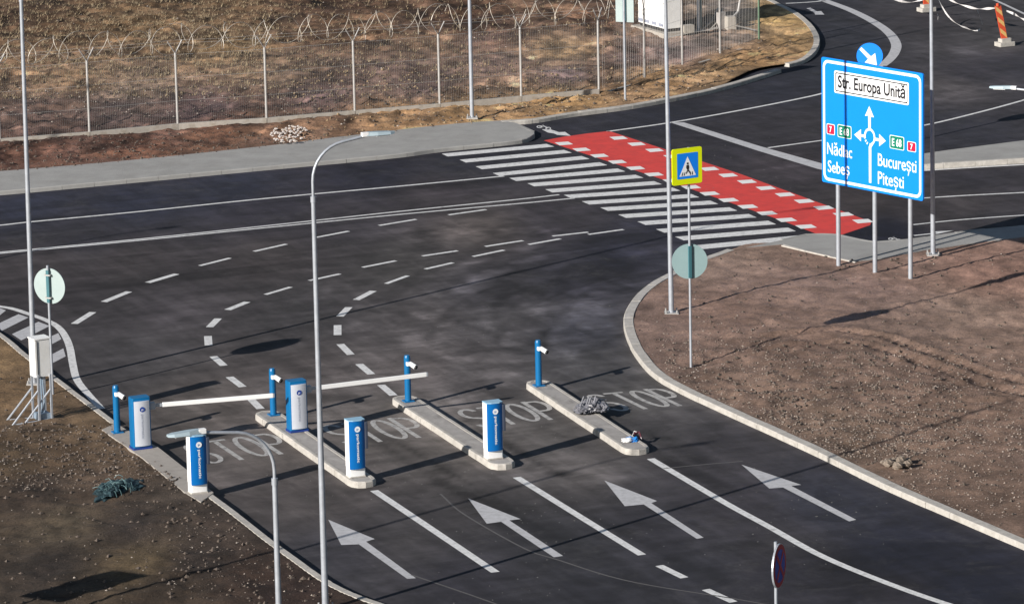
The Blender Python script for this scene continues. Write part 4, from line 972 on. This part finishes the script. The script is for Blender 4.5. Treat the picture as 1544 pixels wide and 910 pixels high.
# roundabout symbol
cx, cy = sp(1311.5, 206.5); ru, rv = .20, .225
us = abs(sp(1318, 206.5)[0] - sp(1304, 206.5)[0]) / 14   # metres per photo pixel across
ru = 7.3 * us; vs_ = abs(sp(1311, 216)[1] - sp(1311, 196)[1]) / 20; rv = 11.5 * vs_
mb = MB(); t_ = 2.3 * us / ru
for i in range(30):
    a0, a1 = radians(-90 + 360 * i / 30), radians(-90 + 360 * (i + 1) / 30)
    if 24 <= i <= 28 and i % 2 == 0: continue
    if i == 29: continue
    q = [(cx + ru * cos(a) * k_, cy + rv * sin(a) * k_) for a, k_ in ((a0, 1 + t_ / 2), (a1, 1 + t_ / 2), (a1, 1 - t_ / 2), (a0, 1 - t_ / 2))]
    mb.add([tuple(lo + du * p_[0] + UP * p_[1] + dn * .006) for p_ in q], [(0, 3, 2, 1)])
mb.build('roundabout_ring', SIGNW, main)
def sarrow(pts, name='arrow'):  sgn_poly(pts, .0085, SIGNW, name)
sgn_poly([(1309.8, 196), (1309.3, 174), (1304.5, 175), (1311, 160), (1318, 177), (1313.3, 176), (1313.3, 196.5)], .0085, SIGNW, 'ahead_arrow')
sgn_poly([(1304, 203.2), (1298.5, 202.5), (1298.5, 195), (1288.5, 203), (1298.5, 213), (1298.5, 206.3), (1304, 207.3)], .0085, SIGNW, 'left_arrow')
sgn_poly([(1319, 207.5), (1326, 208.8), (1326, 202), (1336, 212.5), (1326, 220.5), (1326, 213), (1319, 211.8)], .0085, SIGNW, 'right_arrow')
sgn_poly([(1310.6, 275), (1310.3, 221), (1315, 214.5), (1318, 216), (1314, 222.5), (1314, 276)], .0075, SIGNW, 'approach_stem')

# blue keep-right sign behind it
bx_, by_ = 1312, 228; x, y = G2(bx_, by_); hc = height_at((bx_, by_), 84)
r = empty('keep_right_sign', (x, y, .15), label='round blue sign with white diagonal arrow, just above the big direction sign', cat='road sign')
MB().tube([(0, 0, -.05), (0, 0, hc + .2)], .035, 10).build('pole', GALV, r, smooth=True)
fa = radians(-128 + 30); d, ring = disc(r, hc - .15, .40, fa, mats=(SIGNB,), t=.03, off=.04)
nn = Vector((cos(fa), sin(fa), 0)); u_ = UP.cross(nn)
def kr(pts, off, m, name):
    o_ = Vector((0, 0, hc - .15)); MB().add([tuple(o_ + u_ * a * .4 + UP * b * .4 + nn * off) for a, b in pts], [tuple(range(len(pts)))]).build(name, m, d)
kk = [(-.62, .68), (-.78, .50), (-.12, -.22), (-.38, -.50), (.55, -.72), (.42, .22), (.10, -.03)]
kr(kk[::-1] if False else kk, .076, SIGNW, 'white_arrow')

# ------------------------------------------------------------------ rectangular sign back on the far verge, and one out of frame
def rect_sign(base, w_, h_, top, az, label, mback=SIGNBK):
    x, y = base; z = max(zg(x, y), 0)
    r = empty('rectangular_sign', (x, y, z), label=label, cat='road sign')
    MB().tube([(0, 0, -.05), (0, 0, top - z)], .04, 10).build('pole', GALV, r, smooth=True)
    nx, ny = cos(az), sin(az)
    p_ = MB().box((0, 0, 0), (w_, .03, h_), rz=az + pi / 2).build('sign_panel', mback, r, loc=(nx * .07, ny * .07, top - h_ / 2 - z))
    MB().box((0, 0, 0), (w_ * .94, .006, h_ * .94), rz=az + pi / 2).build('face_sheet', SIGNW, p_, loc=(nx * .018, ny * .018, 0))
    MB().box((0, 0, 0), (.10, .05, h_ * .9), rz=az + pi / 2).build('clamp_channel', SIGNED, r, loc=(nx * .025, ny * .025, top - h_ / 2 - z))
    return r
hb = height_at((943, 157.5), 33)
rect_sign(G2(943, 157.5), .62, .95, hb + .93, radians(68), 'narrow rectangular sign seen from behind on the far verge near the fence')
g = G(145, 888); L = 3.2 / tan(radians(SUN_EL)); rect_sign((g[0] - L * sin(radians(SUN_AZ)), g[1] - L * cos(radians(SUN_AZ))), 1.05, 1.0, 3.7, radians(60), 'wide rectangular sign outside the lower left corner')

# ------------------------------------------------------------------ electrical box on a steel frame
g = G(50, 640, .1); x, y = G2(55, 634, .1); z = zg(x, y)
EB = empty('electrical_box', (x, y, .1), label='white electrical box on a braced steel frame at the left lamp post', cat='electrical box')
def lp(px, py, zz=.1): q = G(px, py, zz); return Vector((q[0] - x, q[1] - y, zz - .1))
bo = Vector(G(48, 638)); 
w1 = .30; d1 = .42
# box turned so that its left face shows a narrow sunlit side
rz = radians(30)
e1 = Vector((cos(rz), sin(rz), 0)); e2 = Vector((-sin(rz), cos(rz), 0))
zb = height_at((66, 640), 572); zt = height_at((66, 640), 514)
cxy = Vector((.0, .0, 0))
MB().prism(rounded(.40, .34, .015, n=2), zb, zt - .03).build('cabinet', CABW, EB, rotz=rz, loc=(.14, .02, 0))
MB().prism(rounded(.44, .38, .02, n=2), zt - .03, zt).build('lid', WHITEP, EB, rotz=rz, loc=(.14, .02, 0))
MB().box((0, 0, 0), (.012, .03, zt - zb - .12)).build('door_seam', DARK, EB, rotz=rz, loc=(.14 - e1.x * .14 - e2.x * .172, .02 - e1.y * .14 - e2.y * .172, (zb + zt) / 2))
LEGS = [(-.15, -.18), (.17, -.18), (-.15, .18), (.17, .18)]
for a, b in LEGS:
    q = Vector((.14, .02, 0)) + e1 * a + e2 * b
    MB().box((0, 0, 0), (.045, .045, zb + .05)).build('leg', GALV, EB, loc=(q.x, q.y, (zb + .05) / 2), rotz=rz)
for a0, b0, dx_, dy_ in ((-.15, -.18, -.62, -.30), (.17, -.18, -.62, -.30), (-.15, .18, -.62, -.1)):
    q = Vector((.14, .02, 0)) + e1 * a0 + e2 * b0
    MB().tube([(q.x, q.y, zb * .72), (q.x + dx_, q.y + dy_, .02)], .024, 6).build('brace', GALV, EB)
    MB().tube([(q.x, q.y, .05), (q.x + dx_, q.y + dy_, .03)], .02, 6).build('foot_rail', GALV, EB)
MB().box((0, 0, 0), (.30, .30, .16)).build('cable_box', BOXIN, EB, rotz=rz, loc=(.14, .02, .12))
mb = MB()
for k in range(3): mb.tube([(.14 + .05 * (k - 1), .02, .2), (.14 + .06 * (k - 1), .05, zb * .5), (.14 + .04 * (k - 1), .0, zb + .02)], .022, 6)
mb.build('cable_conduit', BOXIN, EB)
MB().box((0, 0, 0), (.9, .5, .08)).build('footing', CONC_TOP, EB, loc=(.05, -.04, -.01), rotz=rz)

# ------------------------------------------------------------------ fence
FZ = .28
fence = empty('fence', (*fence_pts[5], 0), label='wire mesh security fence with Y-topped posts and razor wire coils', cat='fence')
FO = fence_pts[5]
def FL(p): return (p[0] - FO[0], p[1] - FO[1])
FH = 2.33
tops = {i: FH for i in range(len(fence_pts))}
def make_post(i):
    p = fence_pts[i]; t = fence_pts[min(i + 1, len(fence_pts) - 1)] - fence_pts[max(i - 1, 0)]; t = t / hypot(*t); n_ = np.array([-t[1], t[0]])
    x, y = FL(p); m = GREENP if i == len(fence_pts) - 1 else GALV_D
    o = MB().tube([(0, 0, 0), (0, 0, FH)], .036, 8).build('post', m, fence, smooth=True, loc=(x, y, FZ - .06))
    ya = MB(); ln = .42
    for s_ in (-1, 1): ya.tube([(0, 0, FH - .02), (n_[0] * .10 * s_ + t[0] * .26 * s_, n_[1] * .10 * s_ + t[1] * .26 * s_, FH + .38)], .02, 6)
    ya.build('y_arm', m, o)
    return n_
wires = []
for i in range(len(fence_pts)):
    make_post(i)
for i in range(len(fence_pts) - 1):
    a = fence_pts[i]; b = fence_pts[i + 1]; Ls = hypot(*(b - a)); t = (b - a) / Ls; n_ = np.array([-t[1], t[0]])
    ax, ay = FL(a)
    # footing plank
    if i < 10 or True:
        mb = MB(); ang = atan2(t[1], t[0])
        mb.box((Ls / 2, 0, .11 if i < 9 else .04), (Ls - .02, .12, .34 if i < 9 else .16)); mb.build('concrete_plank', BEAM, fence, loc=(ax, ay, 0), rotz=ang)
    # mesh panel: vertical and horizontal wires
    mb = MB(); nw = int(Ls / (.06 if i < 9 else .12)); r_ = .0036
    def strand(p0, p1, rr):
        d = Vector(p1) - Vector(p0)
        s1 = Vector((rr, 0, 0)) if abs(d.z) > .5 else Vector((0, 0, rr)); s2 = Vector((0, rr, 0)); k0 = Vector((-.5 * rr, -.866 * rr, 0)) if abs(d.z) > .5 else Vector((0, -.866 * rr, -.5 * rr)); k1 = Vector((-.5 * rr, .866 * rr, 0)) if abs(d.z) > .5 else Vector((0, .866 * rr, -.5 * rr))
        vs = [Vector(p0) + q for q in (s1, k0, k1)] + [Vector(p1) + q for q in (s1, k0, k1)]
        mb.add([tuple(v) for v in vs], [(0, 1, 4, 3), (1, 2, 5, 4), (2, 0, 3, 5)])
    for k in range(1, nw): xx = Ls * k / nw; strand((xx, 0, FZ), (xx, 0, FZ + FH - .1), r_)
    for k in range(4): zz = FZ + (FH - .12) * k / 3; strand((0.04, 0, zz), (Ls - .04, 0, zz), .004)
    mb.build('mesh_panel', WIRE, fence, loc=(ax, ay, 0), rotz=atan2(t[1], t[0]))
    # razor wire: loose, irregular crossing loops
    if i < 10:
        for c_i in range(2):
            pts = []; ph = random.uniform(0, 6.28); nl = 3 if c_i == 0 else 2; N = nl * 18; zc = FZ + FH + .40
            warp = [(random.uniform(.28, .42), random.uniform(.38, .46), random.uniform(-.12, .12), random.uniform(-.10, .10)) for _ in range(nl + 2)]
            for k in range(N + 1):
                u = k / N; a_ = ph + u * nl * 2 * pi * (1 if c_i else -1); lpn = u * nl; f_ = lpn % 1; f_ = f_ * f_ * (3 - 2 * f_)
                A_, R__, sh, zz_ = [warp[int(lpn)][q] * (1 - f_) + warp[int(lpn) + 1][q] * f_ for q in range(4)]
                pts.append((Ls * u + sh + A_ * cos(a_), .30 * cos(a_) , zc + R__ * sin(a_) + zz_))
            MB().tube(pts, .0095, 4, cap=False).build('razor_coil', RAZOR, fence, loc=(ax, ay, 0), rotz=atan2(t[1], t[0]))
    mb = MB()
    for s_ in (-1, 1): mb.tube([(0, .28 * s_, FZ + FH + .3), (Ls / 2, .28 * s_, FZ + FH + .27), (Ls, .28 * s_, FZ + FH + .3)], .004, 3, cap=False)
    mb.build('tension_wire', WIRE, fence, loc=(ax, ay, 0), rotz=atan2(t[1], t[0]))

# ------------------------------------------------------------------ cabin and rubble behind the fence
N0 = Vector(G(1003, 42, .45)); K1 = Vector((cos(radians(117)), sin(radians(117)), 0)); K2 = Vector((cos(radians(27)), sin(radians(27)), 0))
cb = empty('equipment_cabin', (N0.x, N0.y, 0), label='white equipment cabin on a raised concrete plinth behind the fence', cat='cabin')
def quadbox(mb, u0, u1, v0, v1, z0, z1): mb.prism([tuple((K1 * u + K2 * v).xy) for u, v in ((u0, v0), (u1, v0), (u1, v1), (u0, v1))], z0, z1)
mb = MB(); quadbox(mb, -.25, 2.15, -.2, 1.0, 0, .28); mb.build('plinth', BEAM, cb)
mb = MB(); quadbox(mb, 0, 1.95, 0, .62, .40, 2.7); mb.build('body', CABW, cb)
mb = MB(); quadbox(mb, -.08, 2.03, -.08, .70, 2.7, 2.82); mb.build('roof', WHITEP, cb)
mb = MB(); quadbox(mb, .04, 1.9, .04, .58, .28, .40); mb.build('base_frame', DARK, cb)
mb = MB()
for u in (.15, .65, 1.15, 1.6): quadbox(mb, u, u + .3, -.025, -.003, .46, .56)
mb.build('vent_grille', GREYPR, cb)
mb = MB(); quadbox(mb, -.3, -.04, .6, 1.0, 0, .5); mb.build('step', BEAM, cb)
for px, py, h_, m, lb in [(1053, 45, 2.6, WHITEP, 'white steel post inside the fence behind the cabin'), (1057, 40, 2.4, SIGNED, 'dark steel post close behind the white one inside the fence')]:
    x, y = G2(px, py, .15); tag(MB().tube([(0, 0, 0), (0, 0, h_)], .045, 8).build('steel_post', m, loc=(x, y, .1)), lb, 'post')

def blob(mb, c, rad, seed, sq=.7, n=7, m_=5):
    rr = random.Random(seed); vs = [(c[0], c[1], c[2] + rad * sq)]; f = []
    for j in range(1, m_):
        ph = pi * j / m_
        for i in range(n):
            k = rad * rr.uniform(.72, 1.12); a = 2 * pi * i / n + j * .4
            vs.append((c[0] + k * sin(ph) * cos(a), c[1] + k * sin(ph) * sin(a), c[2] + k * cos(ph) * sq))
    vs.append((c[0], c[1], c[2] - rad * sq)); last = len(vs) - 1
    for i in range(n): f.append((0, 1 + i, 1 + (i + 1) % n))
    for j in range(m_ - 2):
        for i in range(n): a = 1 + j * n; f.append((a + i, a + n + i, a + n + (i + 1) % n, a + (i + 1) % n))
    a = 1 + (m_ - 2) * n
    for i in range(n): f.append((a + i, last, a + (i + 1) % n))
    mb.add(vs, f)
# concrete manhole block and debris by the enclosure
x, y = G2(1101, 44, .1); r = empty('concrete_block', (x, y, .1), label='pale concrete block with a bent pipe standing behind the fence near the green post', cat='concrete block')
MB().box((0, 0, .22), (.34, .34, .48), rz=radians(20), taper=.94).build('block', BEAM, r, bevel=.02)
MB().tube([(.1, .1, .4), (.3, .4, .55), (.38, .5, .95)], .04, 8).build('pipe', GALV_D, r, smooth=True)
MB().box((-.32, .05, .3), (.30, .16, .6), rz=radians(35)).build('slab_piece', CONC_TOP, r)
x, y = G2(1070, 45, .1); r = empty('pipe_frame', (x, y, .1), label='low bent pipe frame lying by the concrete block behind the fence', cat='pipe frame')
MB().tube([(-.35, -.5, .02), (.1, .3, .25), (.35, .9, .62)], .035, 6).build('pipe', BEAM, r)
MB().tube([(-.1, -.7, .02), (.3, .2, .25), (.5, .8, .6)], .03, 6).build('pipe', BEAM, r)
MB().tube([(.1, .3, .25), (.3, .2, .25)], .03, 6).build('cross_bar', BEAM, r)
pl_ = [G2(*p, .1) for p in [(1010, 62), (1040, 55), (1075, 50), (1082, 47)]]; tag(ribbon(resample(np.array(pl_), .3), .22, .24).build('concrete_path_edge', BEAM), kind='structure')
pl_ = [G2(*p, .1) for p in [(1106, 44), (1125, 48), (1140, 52)]]; tag(ribbon(resample(np.array(pl_), .3), .16, .24).build('concrete_path_edge', BEAM), kind='structure')

# ------------------------------------------------------------------ lane marker boards and tape
def marker(px, py, lean, label, h_=1.25):
    x, y = G2(px, py); r = empty('marker_board', (x, y, 0), label=label, cat='traffic marker', group='red and orange marker boards on pale feet')
    MB().prism(rounded(.62, .42, .04), 0, .14).build('foot', CONC, r, rotz=radians(25))
    MB().prism(rounded(.42, .26, .04), .14, .26).build('foot_block', CONC, r, rotz=radians(25))
    dx = sin(lean); az = radians(-20); ux_, uy_ = cos(radians(25)), sin(radians(25)); bd = None
    w_ = .12; 
    def at(u, v): return (ux_ * (u - dx * v) , uy_ * (u - dx * v) - .02, .2 + v * cos(lean))
    def ath(u, v, o): q = at(u, v); return (q[0] + o * uy_, q[1] - o * ux_, q[2])
    vs = [ath(-w_, 0, 0), ath(w_, 0, 0), ath(w_, h_, 0), ath(-w_, h_, 0), ath(-w_, 0, -.03), ath(w_, 0, -.03), ath(w_, h_, -.03), ath(-w_, h_, -.03)]
    bd = MB().add(vs, [(0, 1, 2, 3), (7, 6, 5, 4), (0, 4, 5, 1), (1, 5, 6, 2), (2, 6, 7, 3), (3, 7, 4, 0)]).build('board', ORANGE, r)
    for k in range(3):
        v = .12 + k * .40; MB().add([ath(-w_ + .015, v + .16, .004), ath(w_ - .015, v - .05, .004), ath(w_ - .015, v + .13, .004), ath(-w_ + .015, v + .34 if v + .34 < h_ else h_ - .01, .004)], [(0, 1, 2, 3)]).build('stripe', MYEL, bd)
    MB().tube([ath(0, h_, -.015), ath(0, h_ + .08, -.015)], .05, 8).build('top_knob', ORANGE, r)
    return r
marker(1515, 69, radians(13), 'leaning red and orange marker board on a pale foot at the far right')
marker(1397, 17, radians(4), 'orange marker board at the top edge beside the lamp post, grey foot below it')
def tape(pts, label):
    P_ = [Vector(G(px, py, 0)) if z is None else Vector(G(px, py, z)) for px, py, z in pts]
    q = resample(catmull([tuple(p) for p in P_], 8), .12)
    mb = MB(); k = len(q); vs = []
    for i, p in enumerate(q):
        a = i * .7; o = Vector((0, cos(a) * .02, sin(a) * .02 + .02)); vs += [(p[0], p[1] + o.y, p[2] + o.z + .01), (p[0], p[1] - o.y, max(p[2] - o.z, .008))]
    mb.add(vs, [(2 * i, 2 * i + 1, 2 * i + 3, 2 * i + 2) for i in range(k - 1)]); o = mb.build('barrier_tape', TAPE); return tag(o, label, 'tape', 'pale barrier tapes between the marker boards')
tape([(1415, 0, .9), (1424, 17, .5), (1435.4, 30.7, .2), (1449.7, 40, .03), (1464, 45.4, .02), (1472.6, 46.9, .02), (1478, 45, .02)], 'pale tape drooping from the top edge to the asphalt in a long curve')
tape([(1428, -3, 1.1), (1440, 4, 1.0), (1452.6, 8.6, .95), (1472.6, 13.6, .9), (1490, 13.4, 1.0), (1508, 12, 1.1)], 'pale tape stretched to the top of the leaning marker board')
tape([(1473, 13.6, .9), (1476, 22, .6), (1479, 30, .35), (1481, 37, .15)], 'short loose tape end hanging down from the stretched tape')
tape([(1517.6, 17, 1.1), (1530, 22, 1.0), (1544, 30, .95), (1570, 38, 1.0)], 'pale tape running from the leaning marker board to the right edge')
tape([(1345, -2, .8), (1358, 2, .7), (1372.6, 4, .65), (1389.7, 0, .8), (1398, -5, .9)], 'pale tape sagging across the top edge left of the lamp post')
tape([(1411, 10, .9), (1412, 18, .6), (1415, 26, .35), (1414, 30, .25)], 'short tape end hanging below the orange marker board')

# ------------------------------------------------------------------ things lying about
x, y = G2(893, 619, .14)
r = empty('debris_bundle', (x, y, .14), label='crumpled grey plastic sheeting heaped on the rightmost island', cat='debris')
def crumple(rx_, ry_, rz_, seed, m, name, parent, loc=(0, 0, 0)):
    me = bmesh.new(); bmesh.ops.create_icosphere(me, subdivisions=4, radius=1)
    from mathutils import noise as mn
    for v in me.verts:
        k = 1 + .55 * mn.noise(v.co * 1.7 + Vector((seed, 0, 0))) + .35 * mn.noise(v.co * 4.1 + Vector((0, seed, 0))) + .18 * mn.noise(v.co * 9 + Vector((0, 0, seed)))
        v.co = Vector((v.co.x * rx_ * k, v.co.y * ry_ * k, max(v.co.z * rz_ * k, -.02)))
    mm = bpy.data.meshes.new(name); me.to_mesh(mm); me.free(); mm.materials.append(m); o = bpy.data.objects.new(name, mm); link(o); o.parent = parent; o.location = loc; return o
crumple(.28, .34, .17, 3, BAGM, 'plastic_sheet', r, (.05, .1, .06)); crumple(.22, .3, .13, 9, BAGM, 'plastic_sheet', r, (-.2, -.12, .06)); crumple(.18, .26, .13, 5, BAGM, 'plastic_sheet', r, (.2, -.1, .08))
mb = MB()
for k in range(9):
    a = k * .9; mb.tube([(-.35 + .05 * k, -.3 + .06 * sin(a), .04), (-.2 + .04 * k, .1 * sin(a), .28 + .07 * cos(a * 2)), (.1 + .03 * k, .25, .12 + .1 * sin(a))], .014, 4)
mb.build('loose_straps', mat('strap_grey', (.34, .34, .37), .6), r)
x, y = G2(953, 663, .14); r = empty('blue_scrap', (x, y, .14), label='small blue and white scrap with wire on the near end of the rightmost island', cat='debris')
crumple(.13, .2, .07, 21, mat('scrap_blue', (.02, .22, .62), .5, var=.3, scale=12), 'blue_cloth', r); crumple(.11, .14, .05, 33, WHITEP, 'white_paper', r, (-.1, -.1, .02))
MB().tube([(.0, .2, .02), (.06, .4, .11), (.16, .3, .1), (.22, 0, .03)], .008, 5).build('bent_wire', WHITEP, r); MB().tube([(.05, .2, .1), (.18, .25, .12), (.22, .05, .02)], .03, 5).build('dark_strap', mat('dark_red', (.08, .02, .03), .6), r)
x, y = G2(173, 741, .12); r = empty('netting_heap', (x, y, zg(x, y)), label='heap of dark teal netting lying on the dark soil at the lower left', cat='netting')
crumple(.34, .75, .13, 12, NETM, 'netting', r, (-.12, 0, .0)); crumple(.34, .5, .11, 15, NETM, 'netting', r, (.22, .35, .0))
mb = MB()
for k in range(38):
    a = random.uniform(0, 6.28); q = random.uniform(0, .42); c = (q * cos(a), q * sin(a) * 2, .1 + random.uniform(0, .09)); pts = []
    a2 = random.uniform(0, 6.28)
    for j in range(5): t = j - 2; pts.append((c[0] + t * .05 * cos(a2), c[1] + t * .14 * sin(a2), c[2] + .05 * (1 - t * t / 4) + random.uniform(-.01, .02)))
    mb.tube(pts, .007, 3)
mb.build('cord_tangle', mat('cord_teal', (.08, .15, .16), .6), r)
x, y = G2(1351, 701, .15); r = empty('stone_cluster', (x, y, zg(x, y)), label='cluster of brown stones on the bare soil at the lower right', cat='stones')
for k, (dx_, dy_, s_) in enumerate([(-.15, 0, .14), (.02, -.25, .13), (.12, .15, .16), (.25, -.1, .12), (-.02, .25, .1), (-.28, .2, .07), (.3, .25, .09)]):
    mb = MB(); blob(mb, (0, 0, 0), s_, 40 + k, .75); mb.build('stone', ROCK, r, loc=(dx_, dy_, s_ * .45))
x, y = G2(436, 207, .12); r = empty('rubble_heap', (x, y, zg(x, y)), label='spread of broken white stones on the brown verge behind the pavement', cat='rubble')
for k in range(110):
    a = random.uniform(0, 6.28); q = random.random() ** .6; mb = MB(); s_ = random.uniform(.025, .065); blob(mb, (0, 0, 0), s_, 100 + k, .6, 5, 4)
    mb.build('stone', RUBBLE if k % 5 else PEB, r, loc=(q * cos(a) * .62, q * sin(a) * 1.5, .03 + .09 * (1 - q)))
# small loose stones in the soil: too many to count
KP = np.concatenate([right_kerb, resample(left_kerb_low, .3), resample(left_kerb_up, .3), top_kerb, resample(right_kerb, .25)])
def scatter(name, n, regions, m, smin, smax, seed, cond=None):
    rr = random.Random(seed); mb = MB(); c = 0; tries = 0
    while c < n and tries < n * 30:
        tries += 1; (px0, py0, px1, py1, wgt) = rr.choices(regions, [q[4] for q in regions])[0]
        x, y = G2(rr.uniform(px0, px1), rr.uniform(py0, py1), .12); z = zg(x, y)
        if z < .02: continue
        if ((KP[:, 0] - x) ** 2 + (KP[:, 1] - y) ** 2).min() < .11: continue
        if cond and not cond(x, y): continue
        s_ = smin + (smax - smin) * rr.random() ** 3; k = len(mb.v); vs = []
        for q in ((1, 0, 0), (0, 1, 0), (-1, 0, 0), (0, -1, 0), (0, 0, 1)): e = s_ * rr.uniform(.6, 1.2); vs.append((x + q[0] * e, y + q[1] * e * 1.2, z + q[2] * e * .8 + s_ * .1))
        mb.add(vs, [(0, 1, 4), (1, 2, 4), (2, 3, 4), (3, 0, 4)]); c += 1
    return tag(mb.build(name, m), kind='stuff')
RG_B = [(1040, 380, 1544, 830, 3), (1160, 520, 1450, 700, 3), (960, 480, 1200, 700, 1.5)]
RG_A = [(-60, 500, 400, 910, 2), (0, 640, 280, 740, 2), (250, 740, 520, 910, 1)]
RG_D = [(0, 0, 1230, 200, 4), (0, 130, 900, 180, 2.5)]
RG_V = [(440, 100, 1240, 215, 3), (0, 200, 500, 270, 2)]
scatter('pebbles', 1100, RG_B + RG_A, PEB, .01, .035, 1); scatter('soil_clods', 3600, RG_B + RG_A, PEBD, .02, .075, 2)
scatter('field_stones', 1300, RG_D, PEB, .015, .05, 3); scatter('field_clods', 2600, RG_D + RG_V, PEBD, .02, .08, 4); scatter('gravel', 5200, [(1150, 540, 1544, 690, 3), (1100, 620, 1400, 690, 1), (1000, 500, 1160, 620, .8), (1330, 640, 1544, 780, 1)], mat('fine_gravel', (.24, .195, .165), .95, var=.5, scale=6), .012, .04, 9)
scatter('brown_verge_clods', 900, [(0, 200, 500, 270, 2)], PEBD, .02, .06, 16)
scatter('verge_clods', 1300, RG_V[:1], mat('ochre_clods', (.26, .185, .11), .95, var=.35, scale=8), .02, .08, 6)
rr = random.Random(91); mb = MB()
for k in range(300):
    px, py = rr.choice(((1010, 530), (1270, 745), (900, 800), (780, 790), (640, 560), (900, 660), (600, 700), (1180, 800), (500, 700), (760, 880), (1100, 250), (700, 500)))
    x, y = G2(px + rr.gauss(0, 60), py + rr.gauss(0, 28)); e = rr.uniform(.006, .018)
    if zg(x, y) > -.1: continue
    a = rr.uniform(0, 3); mb.add([(x + e * cos(a + q) * rr.uniform(.6, 1.3), y + 1.3 * e * sin(a + q), .006) for q in (0, 1.6, 3.1, 4.7)] + [(x, y, .006 + e * .5)], [(0, 1, 4), (1, 2, 4), (2, 3, 4), (3, 0, 4)])
tag(mb.build('asphalt_grit', mat('grey_grit', (.26, .255, .25), .9, var=.3)), kind='stuff')
# dry grass tufts in the field
def grass(n, seed):
    rr = random.Random(seed); vs = []; fs = []; c = 0
    while c < n:
        px = rr.uniform(-60, 950); py = rr.uniform(-10, 150) if rr.random() < .55 else rr.uniform(0, 115)
        x, y = G2(px, py, .15)
        den = _perm[int(x * 1.3) & 255, int(y * .7) & 255]
        if rr.random() > .25 + .75 * den or px > 420 and rr.random() < .55 + (px - 420) / 1500: continue
        z = zg(x, y)
        if z < .02: continue
        c += 1; h = rr.uniform(.05, .17)
        for k in range(4):
            a = rr.uniform(0, 6.28); l_ = rr.uniform(.3, 1.2) * h; w_ = rr.uniform(.006, .014); ca, sa = cos(a), sin(a); b = len(vs)
            vs += [(x - sa * w_, y + ca * w_, z - .01), (x + sa * w_, y - ca * w_, z - .01), (x + ca * l_, y + sa * l_, z + h * rr.uniform(.4, 1))]; fs.append((b, b + 1, b + 2))
    mb = MB(); mb.v = vs; mb.f = fs; return tag(mb.build('dry_grass', GRASSM), 'dry straw-coloured grass in the field behind the fence', None, None, 'stuff')
grass(9000, 5)
